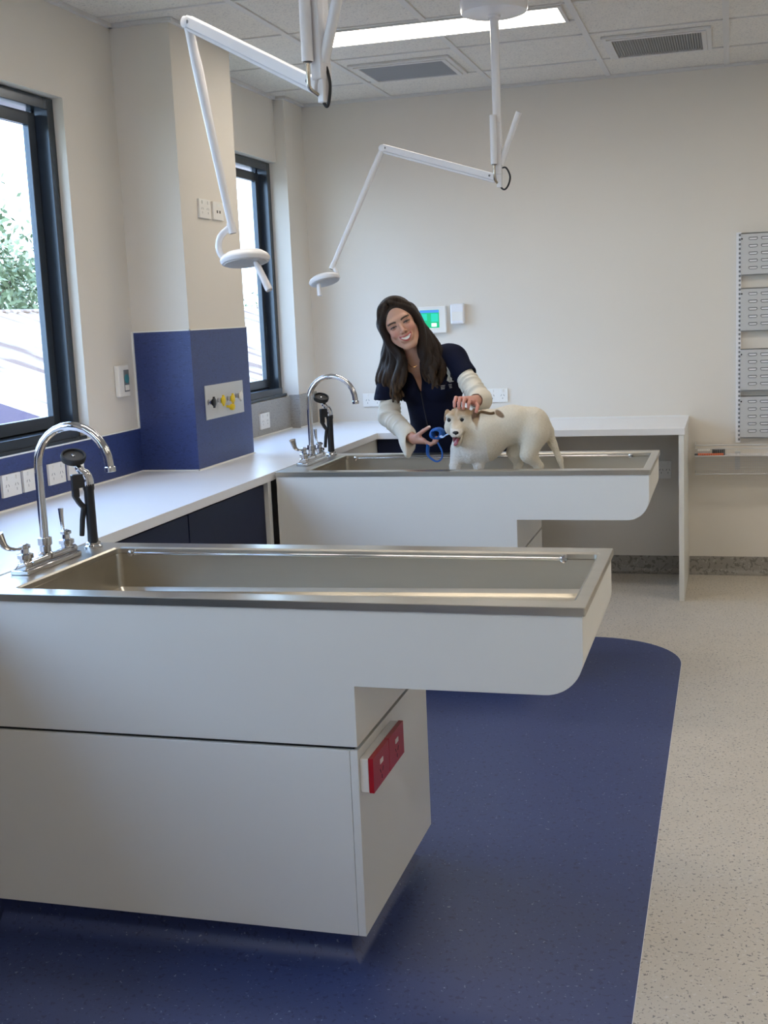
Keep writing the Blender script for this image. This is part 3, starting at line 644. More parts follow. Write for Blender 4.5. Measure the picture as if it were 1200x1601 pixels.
exam_lamp((1.583, -4.220), (1.575, -4.220, 2.045), (1.173, -4.019, 2.269), (1.230, -3.955, 1.771), (1.262, -3.955, 1.688), (.99, 0, .10), (-.12, .16, .98),
          [(1.218, -3.955, 1.766), (1.197, -3.955, 1.748), (1.190, -3.955, 1.722), (1.197, -3.955, 1.700), (1.215, -3.955, 1.694)], [(1.295, -3.965, 1.678), (1.336, -3.985, 1.604)], (.42, -.1, 0),
          'large white jointed exam lamp hanging over the near tub, its top cut off')

# ================================================================== IMPLICIT SURFACES for the figures
class Grid:
    def __init__(s, ax, ay, az):
        def mk(segs):
            out = [segs[0][0]]
            for a, b_, h in segs:
                n = max(1, int(round((b_-a)/h))); out += [a+(b_-a)*(i+1)/n for i in range(n)]
            return np.array(out, np.float32)
        s.x, s.y, s.z = mk(ax), mk(ay), mk(az); s.F = np.full((len(s.x), len(s.y), len(s.z)), .5, np.float32)
    def sub(s, lo, hi):
        sl = []
        for a, l, h in ((s.x, lo[0], hi[0]), (s.y, lo[1], hi[1]), (s.z, lo[2], hi[2])):
            i0, i1 = np.searchsorted(a, l), np.searchsorted(a, h); sl.append(slice(max(0, i0-1), min(len(a), i1+1)))
        if any(q.stop-q.start < 2 for q in sl): return None, None
        X, Y, Z = np.meshgrid(s.x[sl[0]], s.y[sl[1]], s.z[sl[2]], indexing='ij', sparse=True)
        return tuple(sl), (X, Y, Z)
    def apply(s, fn, lo, hi, k=.01, op='add'):
        sl, P = s.sub(lo, hi)
        if sl is None: return
        d = fn(*P).astype(np.float32); A = s.F[sl]
        if op == 'add': h = np.clip(.5+.5*(A-d)/k, 0, 1); s.F[sl] = A*(1-h)+d*h-k*h*(1-h)
        else: d = -d; h = np.clip(.5-.5*(A-d)/k, 0, 1); s.F[sl] = A*(1-h)+d*h+k*h*(1-h)
    def cap(s, a, b, ra, rb=None, k=.01, op='add', grow=0):
        rb = ra if rb is None else rb; ra += grow; rb += grow; a, b = np.array(a, float), np.array(b, float); m = max(ra, rb)+k+.012; ab = b-a; L = ab@ab+1e-12
        def fn(X, Y, Z):
            t = np.clip(((X-a[0])*ab[0]+(Y-a[1])*ab[1]+(Z-a[2])*ab[2])/L, 0, 1)
            return np.sqrt((X-a[0]-ab[0]*t)**2+(Y-a[1]-ab[1]*t)**2+(Z-a[2]-ab[2]*t)**2)-(ra+(rb-ra)*t)
        s.apply(fn, np.minimum(a, b)-m, np.maximum(a, b)+m, k, op)
    def ell(s, c, r_, Q=None, k=.01, op='add', grow=0):
        c = np.array(c, float); r_ = np.array(r_, float)+grow; Q = np.eye(3) if Q is None else np.array(Q); m = r_.max()+k+.012
        def fn(X, Y, Z):
            x, y, z = X-c[0], Y-c[1], Z-c[2]
            p = [(Q[0, i]*x+Q[1, i]*y+Q[2, i]*z) for i in range(3)]
            k0 = np.sqrt((p[0]/r_[0])**2+(p[1]/r_[1])**2+(p[2]/r_[2])**2); k1 = np.sqrt((p[0]/r_[0]**2)**2+(p[1]/r_[1]**2)**2+(p[2]/r_[2]**2)**2)+1e-9
            return k0*(k0-1)/k1
        s.apply(fn, c-m, c+m, k, op)
    def mesh(s):
        F_ = s.F; S = F_ < 0
        c = S[:-1, :-1, :-1].astype(np.int8)
        for i, j, k in ((1, 0, 0), (0, 1, 0), (0, 0, 1), (1, 1, 0), (1, 0, 1), (0, 1, 1), (1, 1, 1)):
            c = c+S[i:S.shape[0]-1+i, j:S.shape[1]-1+j, k:S.shape[2]-1+k]
        act = (c > 0) & (c < 8); I = np.argwhere(act); N = len(I)
        idx = np.full(act.shape, -1, np.int32); idx[act] = np.arange(N)
        acc = np.zeros((N, 3)); cnt = np.zeros(N); AX = (s.x, s.y, s.z)
        for ax in range(3):
            o1, o2 = [q for q in range(3) if q != ax]
            for p in (0, 1):
                for q in (0, 1):
                    A = I.copy(); A[:, o1] += p; A[:, o2] += q; B = A.copy(); B[:, ax] += 1
                    fa = F_[A[:, 0], A[:, 1], A[:, 2]]; fb = F_[B[:, 0], B[:, 1], B[:, 2]]; m = (fa < 0) != (fb < 0)
                    t = np.where(m, fa/(fa-fb+1e-12), 0)
                    for d in range(3):
                        va = AX[d][A[:, d]]; vb = AX[d][B[:, d]]; acc[:, d] += np.where(m, va+(vb-va)*t, 0)
                    cnt += m
        V = acc/np.maximum(cnt, 1)[:, None]; faces = []
        for ax in range(3):
            o1, o2 = [(1, 2), (2, 0), (0, 1)][ax]
            sa = [slice(None)]*3; sb = [slice(None)]*3; sa[ax] = slice(0, -1); sb[ax] = slice(1, None)
            for d in (o1, o2): sa[d] = slice(1, -1); sb[d] = slice(1, -1)
            A, B = S[tuple(sa)], S[tuple(sb)]; E_ = np.argwhere(A != B); flip = A[tuple(E_.T)]
            base = E_.copy(); base[:, o1] += 1; base[:, o2] += 1
            def ci(d1, d2):
                q = base.copy(); q[:, o1] += d1; q[:, o2] += d2; return idx[q[:, 0], q[:, 1], q[:, 2]]
            a, b_, c_, d_ = ci(-1, -1), ci(0, -1), ci(0, 0), ci(-1, 0)
            f = np.stack([a, b_, c_, d_], 1); f[~flip] = f[~flip][:, ::-1]; faces.append(f)
        return V, np.concatenate(faces)
def grid_obj(g, name, m, parent=None, color=None, smooth_it=2):
    V, Fc = g.mesh()
    # light Laplacian smoothing
    if smooth_it:
        e = np.concatenate([Fc[:, [0, 1]], Fc[:, [1, 2]], Fc[:, [2, 3]], Fc[:, [3, 0]]]); 
        for _ in range(smooth_it):
            acc = np.zeros_like(V); cnt = np.zeros(len(V))
            for d in range(3): acc[:, d] = np.bincount(e[:, 0], V[e[:, 1], d], len(V))+np.bincount(e[:, 1], V[e[:, 0], d], len(V))
            cnt = np.bincount(e[:, 0], minlength=len(V))+np.bincount(e[:, 1], minlength=len(V)); V = V*.5+.5*acc/np.maximum(cnt, 1)[:, None]
    me = bpy.data.meshes.new(name); me.vertices.add(len(V)); me.vertices.foreach_set('co', V.astype(np.float32).ravel())
    me.loops.add(Fc.size); me.loops.foreach_set('vertex_index', Fc.astype(np.int32).ravel()); me.polygons.add(len(Fc))
    me.polygons.foreach_set('loop_start', np.arange(0, Fc.size, 4, dtype=np.int32)); me.polygons.foreach_set('loop_total', np.full(len(Fc), 4, np.int32))
    me.polygons.foreach_set('use_smooth', np.ones(len(Fc), bool)); me.update(calc_edges=True); me.validate()
    me.materials.append(M[m])
    if color is not None:
        at = me.color_attributes.new('Col', 'FLOAT_COLOR', 'POINT'); C4 = np.ones((len(V), 4), np.float32); C4[:, :3] = color(V); at.data.foreach_set('color', C4.ravel())
    ob = bpy.data.objects.new(name, me); COL.objects.link(ob)
    if parent is not None: ob.parent = parent
    return ob
def mixc(a, b_, t): t = np.clip(t, 0, 1)[:, None]; return a*(1-t)+np.array(b_)*t
def sstep(x, a, b_): t = np.clip((x-a)/(b_-a), 0, 1); return t*t*(3-2*t)

# ------------------------------------------------------------------ WOMAN
HO = np.array([1.066, -1.712, 1.487])                       # middle of the head at eye level
fw = Vector((.262, -.960, -.03)).normalized(); r0 = (-fw).cross(Vector((0, 0, 1))).normalized(); u0 = r0.cross(-fw).normalized()
ta = math.radians(25); rr_ = r0*math.cos(ta)+u0*math.sin(ta); uu_ = -r0*math.sin(ta)+u0*math.cos(ta)
HQ = np.array([[rr_.x, -fw.x, uu_.x], [rr_.y, -fw.y, uu_.y], [rr_.z, -fw.z, uu_.z]])   # columns: right, back, up
def hp(x, y, z): return HO+HQ@np.array([x, y, z])
SHL, SHR = (.990, -1.575, 1.285), (1.272, -1.575, 1.322)
ELL, WRL = (.972, -1.640, 1.070), (1.128, -1.800, .985)
ELR, WRR = (1.418, -1.705, 1.140), (1.432, -1.880, 1.152)
NB = (1.118, -1.615, 1.335)
PEL = (1.165, -1.43, .93)
def torso(g, gr=0, legs=True):
    g.ell((1.150, -1.510, 1.20), (.135, .092, .15), k=.04, grow=gr); g.ell((1.155, -1.475, 1.05), (.108, .080, .13), k=.05, grow=gr)
    g.ell((1.165, -1.440, .93), (.140, .095, .11), k=.05, grow=gr)
    g.cap((1.02, -1.565, 1.285), (1.245, -1.565, 1.318), .055, .055, .04, grow=gr)
    g.ell((1.085, -1.585, 1.195), (.055, .048, .055), k=.03, grow=gr); g.ell((1.205, -1.583, 1.205), (.055, .048, .055), k=.03, grow=gr)
    if legs:
        for sg in (-1, 1):
            hx = 1.165+sg*.078
            g.cap((hx, -1.43, .90), (hx+sg*.01, -1.43, .50), .085, .055, .03, grow=gr); g.cap((hx+sg*.01, -1.43, .50), (hx+sg*.012, -1.40, .10), .054, .036, .02, grow=gr)
g = Grid([(.86, .99, .005), (.99, 1.19, .0024), (1.19, 1.50, .0034)], [(-2.07, -1.85, .0032), (-1.85, -1.72, .0022), (-1.72, -1.30, .005)], [(0, .90, .012), (.90, 1.33, .0034), (1.33, 1.60, .0024), (1.60, 1.66, .004)])
torso(g)
for sg in (-1, 1): g.ell((1.165+sg*.09, -1.46, .045), (.042, .11, .038), k=.02)
g.cap(NB, hp(0, .025, -.07), .052, .047, .03)
g.cap((1.115, -1.60, 1.31), NB, .06, .052, .04)
# arms
g.cap(SHL, ELL, .040, .034, .03); g.cap(ELL, WRL, .035, .022, .015); g.cap(SHR, ELR, .040, .034, .03); g.cap(ELR, WRR, .035, .024, .015)
# head
E3 = HQ
def he(c, r_, k=.012, op='add'): g.ell(hp(*c), r_, E3, k, op)
def hc(a, b_, ra, rb=None, k=.008, op='add'): g.cap(hp(*a), hp(*b_), ra, rb, k, op)
he((0, .012, .035), (.072, .088, .080)); he((0, -.028, -.020), (.059, .060, .082), .02)
for s in (-1, 1):
    hc((s*.048, -.005, -.050), (s*.018, -.062, -.096), .020, .017, .02)
    he((s*.036, -.060, -.028), (.022, .022, .019), .014)
he((0, -.066, -.100), (.021, .018, .015), .014)
hc((-.034, -.074, .022), (.034, -.074, .022), .012, .012, .014)
for s in (-1, 1):
    he((s*.0315, -.096, .000), (.017, .014, .0095), .010, 'cut')
    he((s*.031, -.0725, -.001), (.0145, .0125, .0105), .004)
hc((0, -.082, .008), (0, -.102, -.026), .0065, .0090, .006); he((0, -.1035, -.031), (.0095, .009, .008), .006)
for s in (-1, 1): he((s*.0115, -.094, -.034), (.0070, .009, .0062), .005)
# smiling mouth
he((0, -.078, -.062), (.034, .018, .022), .012)
for q in range(8):
    a = -1+2*q/8; b_ = a+.25
    up = lambda t: (t*.0275, -.0935+.014*t*t, -.0545+.0060*t*t-.0006)
    lo_ = lambda t: (t*.0265, -.0915+.014*t*t, -.0735+.0215*t*t)
    hc(up(a), up(b_), .0032, .0032, .003); hc(lo_(a), lo_(b_), .0038, .0038, .003)
he((0, -.100, -.0625), (.021, .010, .0065), .003, 'cut')
# hands -----------------------------------------------------------
def fing(pts, r_=.0078, taper=.0062):
    n = len(pts)-1
    for i in range(n): g.cap(pts[i], pts[i+1], r_+(taper-r_)*i/n, r_+(taper-r_)*(i+1)/n, .0035)
def lerp(a, b_, t): return tuple(a[i]+(b_[i]-a[i])*t for i in range(3))
# the one holding the lead
W = WRL
for k in range(4):
    kn = (1.196-.004*k, -1.872+.0165*k, .982-.003*k)
    g.cap(lerp(W, kn, .12), kn, .0175, .0105, .010)
    L = (.030, .033, .031, .025)[k]
    p1 = (kn[0]+L, kn[1]-.006, kn[2]-.014); p2 = (p1[0]+L*.78, p1[1]-.003, p1[2]+.010); p3 = (p2[0]+.004, p2[1]+.002, p2[2]+.019)
    fing([kn, p1, p2, p3])
g.cap(lerp(W, (1.19, -1.85, .985), .25), (1.168, -1.848, 1.006), .015, .011, .01)
fing([(1.160, -1.842, 1.002), (1.192, -1.862, 1.024), (1.222, -1.874, 1.041)], .0098, .0078)
# the one on the head of the dog
W = WRR
for k in range(4):
    kn = (1.374+.0188*k, -1.968+.003*(k-1)**2*.5, 1.168-.0035*k-(.004 if k == 3 else 0))
    g.cap(lerp(W, kn, .10), kn, .0175, .0098, .010)
    L = (1, 1.08, 1.02, .82)[k]
    p1 = (kn[0]-.003, kn[1]-.026*L, kn[2]+.0065); p2 = (p1[0]-.002, p1[1]-.020*L, p1[2]-.016*L); p3 = (p2[0], p2[1]-.005, p2[2]-.020*L)
    fing([kn, p1, p2, p3], .0082, .0066)
g.cap(W, (1.438, -1.93, 1.148), .017, .011, .01); fing([(1.438, -1.925, 1.148), (1.456, -1.960, 1.134), (1.455, -1.990, 1.112)], .0095, .0075)
def skin_col(V):
    C = np.tile(np.array([.58, .335, .24]), (len(V), 1)); P = (V-HO)@HQ; x, y, z = P[:, 0], P[:, 1], P[:, 2]; ax = np.abs(x)
    face = (y < -.02) & (z < .11) & (z > -.12)
    # flush cheeks
    C = mixc(C, (.62, .27, .21), face*np.exp(-((ax-.038)**2+(z+.030)**2)/.0004)*.75)
    C = mixc(C, (.58, .26, .20), face*np.exp(-(x**2+(z+.031)**2)/.00012)*.25)
    # brows
    bz = .0175+.0035*(1-((ax-.034)/.02)**2); C = mixc(C, (.045, .028, .02), face*(ax > .012)*(ax < .052)*sstep(np.abs(z-bz), .0052, .0026))
    # eyes: narrow smiling slits with dark lashes
    ez = -.0005+.0035*(1-((ax-.031)/.0145)**2)-.001
    C = mixc(C, (.36, .19, .15), face*(y < -.055)*sstep(((ax-.031)/.021)**2+((z-.001)/.0115)**2, 1.2, .5)*.55)
    C = mixc(C, (.34, .26, .22), face*(y < -.055)*(np.abs(ax-.031) < .0120)*sstep(np.abs(z-ez+.0024), .0022, .0010))
    C = mixc(C, (.03, .02, .015), face*(y < -.055)*(np.abs(ax-.031) < .0046)*sstep(np.abs(z-ez+.002), .0040, .0020))
    C = mixc(C, (.02, .014, .012), face*(y < -.055)*(np.abs(ax-.0315) < .0155)*sstep(np.abs(z-ez-.0012), .0036, .0016))
    # nostrils
    C = mixc(C, (.12, .04, .03), face*sstep(np.hypot((ax-.0062)/1.2, z+.0385), .0032, .0014)*(y < -.085))
    # mouth
    t = x/.0275; zu = -.0545+.0060*t*t; zl = -.0735+.0215*t*t; mouth = face*(ax < .0285)*(y < -.055)
    C = mixc(C, (.47, .115, .105), mouth*sstep(z, zl-.0052, zl-.0030)*sstep(-z, -(zu+.0052), -(zu+.0030)))
    ins = (z > zl+.0030)*(z < zu-.0028)*(ax < .0235)
    C = mixc(C, (.86, .84, .79), mouth*ins*sstep(z, zl+.0030, zl+.0044)); 
    C = mixc(C, (.20, .05, .05), mouth*sstep(np.hypot((ax-.0262)/1.3, z+.0505), .0035, .0015))
    # hands a little redder at fingers
    hnd = (V[:, 2] < 1.20)*(V[:, 1] < -1.80)
    C = mixc(C, (.60, .30, .235), hnd*.6)
    hn2 = (V[:, 1] < -1.93); C = mixc(C, (.62, .26, .22), hn2*.5)
    # nail of the thumb
    C = mixc(C, (.85, .72, .66), sstep(np.linalg.norm(V-np.array([1.226, -1.880, 1.046]), axis=1), .008, .005))
    return C
woman = grid_obj(g, 'person', 'skin', None, skin_col, 1)
tag(woman, 'smiling woman with long dark hair in navy scrubs, leaning over the far tub', 'person')
# scrub top
g = Grid([(.86, 1.46, .004)], [(-1.80, -1.30, .0045)], [(.76, 1.42, .004)])
torso(g, .014, False)
g.cap((1.02, -1.565, 1.285), (.985, -1.575, 1.285), .06, .057, .03); g.cap((.985, -1.575, 1.285), (.962, -1.612, 1.145), .057, .060, .03)
g.cap((1.25, -1.565, 1.318), (1.275, -1.575, 1.318), .060, .056, .03); g.cap((1.275, -1.575, 1.318), (1.352, -1.636, 1.230), .055, .052, .03)
g.cap((1.14, -1.60, 1.31), (1.10, -1.60, 1.345), .075, .060, .03)
g.ell((1.165, -1.44, .84), (.150, .108, .10), k=.05)
# hems: cut sleeve ends and hem flat
def plane_cut(g, p, n, lo, hi, k=.004):
    p, n = np.array(p), np.array(n)/np.linalg.norm(n)
    g.apply(lambda X, Y, Z: -((X-p[0])*n[0]+(Y-p[1])*n[1]+(Z-p[2])*n[2]), lo, hi, k, 'cut')
plane_cut(g, (.962, -1.612, 1.140), (-.06, -.10, -1), (.86, -1.75, 1.0), (1.032, -1.48, 1.16))
plane_cut(g, (1.343, -1.628, 1.240), (.62, -.45, -.66), (1.292, -1.75, 1.10), (1.46, -1.5, 1.36))
plane_cut(g, (1.1, -1.5, .775), (0, 0, -1), (.86, -1.8, .7), (1.46, -1.3, .80))
# sleeve openings hollow
g.cap((.962, -1.612, 1.160), (.955, -1.622, 1.08), .050, .052, .003, 'cut'); g.cap((1.330, -1.618, 1.258), (1.38, -1.655, 1.20), .043, .045, .003, 'cut')
# V neck
def vneck(X, Y, Z):
    t = np.clip((1.352-Z)/(1.352-1.178), 0, 1.2); half = .040*(1-t)**1.0-.0+.002; cx = 1.098+.030*t
    return np.maximum(np.maximum(np.abs(X-cx)-half, Y+1.585), 1.178-Z)+0*X
g.apply(vneck, (1.0, -1.8, 1.16), (1.2, -1.57, 1.42), .004, 'cut')
g.cap(NB, (1.10, -1.64, 1.42), .052, .070, .006, 'cut')
top = grid_obj(g, 'scrub_top', 'scrub_navy', woman, None, 2)
# seam lines of the lapels and pocket as thin piping
b = MB(); b.tube(spl([(1.131, -1.640, 1.178), (1.142, -1.636, 1.10), (1.150, -1.612, 1.02)], 6), .0022, 8); b.build('zip', 'shoe_black', top, smooth=True)
# emblem on the chest
b = MB(); em = [(1.224, 1.283), (1.236, 1.292), (1.247, 1.282), (1.258, 1.262), (1.265, 1.238), (1.268, 1.216), (1.252, 1.213), (1.240, 1.222), (1.246, 1.244), (1.236, 1.262)]
from mathutils.bvhtree import BVHTree
tbv = BVHTree.FromPolygons([tuple(v.co) for v in top.data.vertices], [tuple(p.vertices) for p in top.data.polygons])
def chest_y(x, z):
    h = tbv.ray_cast(Vector((x, -2.2, z)), Vector((0, 1, 0))); return h[0].y if h[0] is not None else -1.6
def patch(poly, name, m, off):
    vs = [(x, chest_y(x, z)-off, z) for x, z in poly]; n = len(vs); vs += [(x, y+.010, z) for x, y, z in vs]
    return MB().add(vs, [tuple(range(n)), tuple(reversed(range(n, 2*n)))]+[(i, (i+1) % n, (i+1) % n+n, i+n) for i in range(n)]).build(name, m, top)
tag(patch([(x+.010, z+.004) for x, z in em], 'emblem', 'emblem_silver', .004), 'silver-grey embroidered animal silhouette emblem')
patch([(1.206, 1.262), (1.216, 1.272), (1.222, 1.262), (1.214, 1.252)], 'emblem', 'emblem_silver', .006)
for k in range(3): patch([(1.226, 1.205-.007*k), (1.268, 1.209-.007*k), (1.268, 1.206-.007*k), (1.226, 1.202-.007*k)], 'emblem_line', 'emblem_silver', .006)
# cream undershirt sleeves
def wrinkles(g, a, b_, r_, n, amp):
    a, b_ = np.array(a), np.array(b_); d = (b_-a)/np.linalg.norm(b_-a); o = np.cross(d, [.3, .5, .8]); o /= np.linalg.norm(o)
    for i in range(n):
        t = (i+.5)/n; c = a+(b_-a)*t; Q = np.stack([o, np.cross(d, o), d], 1); tilt = .25*math.sin(i*2.3)
        d2 = d+o*tilt; d2 /= np.linalg.norm(d2); o2 = np.cross(d2, [.2, .9, .1]); o2 /= np.linalg.norm(o2); Q = np.stack([o2, np.cross(d2, o2), d2], 1)
        g.ell(c, (r_+amp, r_+amp, .007), Q, .010)
g = Grid([(.89, 1.50, .0036)], [(-1.95, -1.56, .0036)], [(.90, 1.31, .0036)])
a_, b_ = lerp(SHL, ELL, .5), ELL
g.cap(a_, b_, .045, .043, .01); g.cap(ELL, lerp(ELL, WRL, .80), .044, .036, .02)
wrinkles(g, lerp(SHL, ELL, .72), lerp(ELL, WRL, .12), .041, 4, .010); wrinkles(g, lerp(ELL, WRL, .2), lerp(ELL, WRL, .55), .038, 3, .008)
# flared cuff hanging below the wrist
g.cap(lerp(ELL, WRL, .62), (1.112, -1.808, .962), .034, .038, .02); g.cap((1.100, -1.795, .972), (1.113, -1.835, .922), .034, .020, .015)
plane_cut(g, (1.122, -1.803, .975), (.86, -.36, .15), (1.05, -1.95, .88), (1.22, -1.72, 1.08)); g.cap((1.090, -1.780, .990), (1.155, -1.845, .958), .024, .034, .004, 'cut')
g.cap(lerp(SHR, ELR, .35), ELR, .043, .044, .01); g.cap(ELR, lerp(ELR, WRR, .9), .049, .034, .02)
wrinkles(g, lerp(SHR, ELR, .50), lerp(ELR, WRR, .05), .041, 5, .010)
g.cap(lerp(ELR, WRR, .75), lerp(ELR, WRR, 1.2), .026, .03, .003, 'cut')
und = grid_obj(g, 'undershirt', 'knit_cream', woman, None, 1)
# trousers and shoes
g = Grid([(.96, 1.38, .009)], [(-1.60, -1.28, .009)], [(.08, 1.0, .011)])
g.ell((1.165, -1.44, .90), (.146, .103, .11), k=.04)
for sg in (-1, 1):
    hx = 1.165+sg*.078; g.cap((hx, -1.43, .88), (hx+sg*.01, -1.43, .50), .094, .068, .03); g.cap((hx+sg*.01, -1.43, .50), (hx+sg*.012, -1.41, .11), .068, .060, .02)
grid_obj(g, 'scrub_trousers', 'scrub_navy', woman, None, 2)
for sg in (-1, 1):
    g = Grid([(1.165+sg*.09-.07, 1.165+sg*.09+.07, .007)], [(-1.60, -1.30, .007)], [(0.002, .13, .006)])
    cx = 1.165+sg*.09; g.ell((cx, -1.47, .035), (.046, .115, .034), k=.02); g.ell((cx, -1.42, .07), (.044, .055, .045), k=.02); g.F[:, :, 0] = np.maximum(g.F[:, :, 0], .001)
    grid_obj(g, 'shoe', 'shoe_black', woman, None, 1)
# necklaces
def necklace(drop, half, rad):
    pts = []
    for i in range(17):
        t = -1+i/8; x = 1.108+half*t; z = 1.352-drop*(1-t*t); y = -1.668+.032*t*t+(.014 if drop < .05 else -.001)+(.0)
        pts.append((x, y, z))
    MB().tube(pts, rad, 6).build('necklace', 'gold', woman, smooth=True)
necklace(.028, .050, .0013); necklace(.060, .046, .0010)
# hair: cap plus long wavy locks
g = Grid([(.88, 1.30, .0036)], [(-1.84, -1.52, .0036)], [(1.08, 1.64, .0036)])
def gh(c, r_, k=.012, op='add'): g.ell(hp(*c), r_, E3, k, op)
gh((0, .022, .040), (.084, .094, .090)); gh((0, .050, -.020), (.078, .070, .10), .03)
# open the face
gh((0.002, -.095, -.022), (.057, .080, .098), .008, 'cut')
locks = []
def lock(p, rs, wob=.010, seed=0):
    r_ = random.Random(seed); pts = spl(p, 7); n = len(pts); ph = r_.uniform(0, 6.28); fq = r_.uniform(9, 13)
    q = []
    for i, v in enumerate(pts):
        t = i/(n-1); wv = wob*max(0, t-.25)*1.3
        q.append((v.x+wv*math.sin(ph+fq*t), v.y+wv*.7*math.cos(ph*1.3+fq*t), v.z))
    for i in range(n-1):
        t0, t1 = i/(n-1), (i+1)/(n-1); ra = np.interp(t0, np.linspace(0, 1, len(rs)), rs); rb = np.interp(t1, np.linspace(0, 1, len(rs)), rs)
        g.cap(q[i], q[i+1], ra, rb, .0045)
P_ = lambda x, y, z: tuple(hp(x, y, z))
rl = random.Random(3)
g.cap(P_(-.035, .045, -.05), (1.040, -1.600, 1.26), .055, .045, .02); g.cap(P_(.035, .045, -.05), (1.185, -1.600, 1.32), .050, .040, .02)
# image-left curtain: from the crown round the cheek, down past the shoulder
for k in range(22):
    u = k/21; jx, jy = rl.uniform(-.006, .006), rl.uniform(-.008, .008)
    start = P_(-.022-.045*u, -.060+.115*u, .100-.035*u)
    mid1 = P_(-.074-.012*u, -.030+.085*u, .030); mid2 = P_(-.080-.008*u, -.018+.07*u, -.045)
    low = (1.070-.118*u+jx, -1.722+.10*u+jy, 1.330+rl.uniform(-.01, .01)); low2 = (1.062-.122*u+jx, -1.712+.10*u+jy, 1.235)
    end = (1.040-.055*u+jx+rl.uniform(-.018, .018), -1.700+.09*u+jy, 1.130+rl.uniform(-.008, .055))
    lock([start, mid1, mid2, low, low2, end], [.010, .013, .014, .015, .014, .005], .024, k)
# image-right curtain
for k in range(16):
    u = k/15; jx, jy = rl.uniform(-.006, .006), rl.uniform(-.008, .008)
    start = P_(.004+.050*u, -.064+.120*u, .106-.035*u)
    mid1 = P_(.066+.016*u, -.034+.09*u, .040); mid2 = P_(.076+.010*u, -.018+.07*u, -.040)
    low = (1.158+.045*u+jx, -1.715+.10*u+jy, 1.372); low2 = (1.174+.052*u+jx, -1.702+.08*u+jy, 1.300)
    end = (1.188+.030*u+jx+rl.uniform(-.016, .012), -1.690+.05*u+jy, 1.212+rl.uniform(-.016, .034))
    lock([start, mid1, mid2, low, low2, end], [.010, .013, .014, .015, .015, .005], .024, 40+k)
for k in range(8):    # crown strands sweep over the parting
    u = k/7; lock([P_(-.016, -.055+.12*u, .112), P_(-.05, -.045+.11*u, .098), P_(-.080, -.02+.09*u, .045)], [.008, .011, .010], 0, 90+k); lock([P_(-.010, -.055+.12*u, .116), P_(.03, -.052+.11*u, .108), P_(.074, -.025+.09*u, .055)], [.008, .011, .010], 0, 99+k)
def hair_col(V):
    n1 = np.sin(V[:, 0]*310+np.sin(V[:, 2]*38)*2.2)*np.cos(V[:, 1]*270+V[:, 2]*25)
    C = np.tile(np.array([.020, .0125, .0095]), (len(V), 1)); C = mixc(C, (.12, .070, .036), sstep(1.33-V[:, 2], 0, .17)*(.45+.55*n1))
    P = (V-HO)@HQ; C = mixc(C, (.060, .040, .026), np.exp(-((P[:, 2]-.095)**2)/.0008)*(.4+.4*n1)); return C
grid_obj(g, 'hair', 'hair_brown', woman, hair_col, 0)

# ------------------------------------------------------------------ DOG
g = Grid([(1.26, 1.82, .0034)], [(-2.14, -1.74, .0034)], [(.785, 1.16, .0034)])
D = lambda a, b_, ra, rb, k=.02: g.cap(a, b_, ra, rb, k)
# trunk
g.ell((1.462, -1.935, .995), (.100, .082, .105), k=.03); D((1.47, -1.93, 1.015), (1.585, -1.895, 1.050), .092, .073, .04); D((1.585, -1.895, 1.050), (1.660, -1.870, 1.047), .072, .070, .04)
g.ell((1.680, -1.865, 1.030), (.064, .070, .078), k=.03)
D((1.415, -1.935, 1.045), (1.460, -1.925, 1.03), .052, .083, .03); D((1.395, -1.950, 1.05), (1.415, -1.945, .99), .046, .066, .03); g.ell((1.405, -1.975, .962), (.058, .040, .068), k=.03)
# front legs
for a, b_, c_, d_ in (((1.372, -1.975, .95), (1.356, -1.985, .885), (1.352, -1.985, .815), (1.352, -2.005, .803)), ((1.455, -1.955, .95), (1.452, -1.955, .885), (1.450, -1.955, .815), (1.450, -1.975, .803))):
    D(a, b_, .036, .023, .015); D(b_, c_, .022, .0165, .01); g.ell(d_, (.021, .028, .015), k=.01)
# hind legs: thigh, shank to the hock, near-vertical pastern
for sx, sy, dx in ((.010, -.030, 0), (-.012, .045, -.078)):
    hp_ = (1.672+sx, -1.880+sy, 1.00); kn = (1.650+sx+dx*.6, -1.900+sy, .925); hk = (1.690+sx+dx, -1.872+sy, .870); ft = (1.676+sx+dx, -1.885+sy, .808)
    D(hp_, kn, .056, .034, .03); D(kn, hk, .034, .019, .015); D(hk, ft, .018, .0155, .01); g.ell((ft[0], ft[1]-.014, .803), (.021, .030, .015), k=.01)
# tail
D((1.735, -1.855, 1.015), (1.752, -1.850, .960), .020, .017, .015); D((1.752, -1.850, .960), (1.782, -1.850, .890), .017, .012, .01); D((1.782, -1.850, .890), (1.790, -1.850, .855), .012, .008, .01)
D((1.700, -1.86, 1.045), (1.735, -1.855, 1.015), .035, .020, .02)
# head
g.ell((1.384, -1.974, 1.083), (.059, .058, .051), k=.012)
for s in (-1, 1): g.ell((1.380+s*.034, -1.990, 1.050), (.029, .038, .033), k=.02); g.ell((1.3755+s*.026, -2.016, 1.100), (.020, .016, .011), k=.012)
D((1.380, -2.010, 1.058), (1.385, -2.070, 1.036), .035, .0245, .015); g.ell((1.386, -2.076, 1.032), (.0245, .018, .018), k=.008)
D((1.379, -2.005, 1.020), (1.382, -2.054, .986), .026, .0150, .010)
for s in (-1, 1): g.ell((1.3735+s*.028, -2.030, 1.084), (.009, .009, .009), k=.004, op='cut')
# mouth opening
g.ell((1.383, -2.066, 1.0075), (.020, .040, .0105), np.array([[1, 0, 0], [0, .88, .47], [0, -.47, .88]]).T, .005, 'cut')
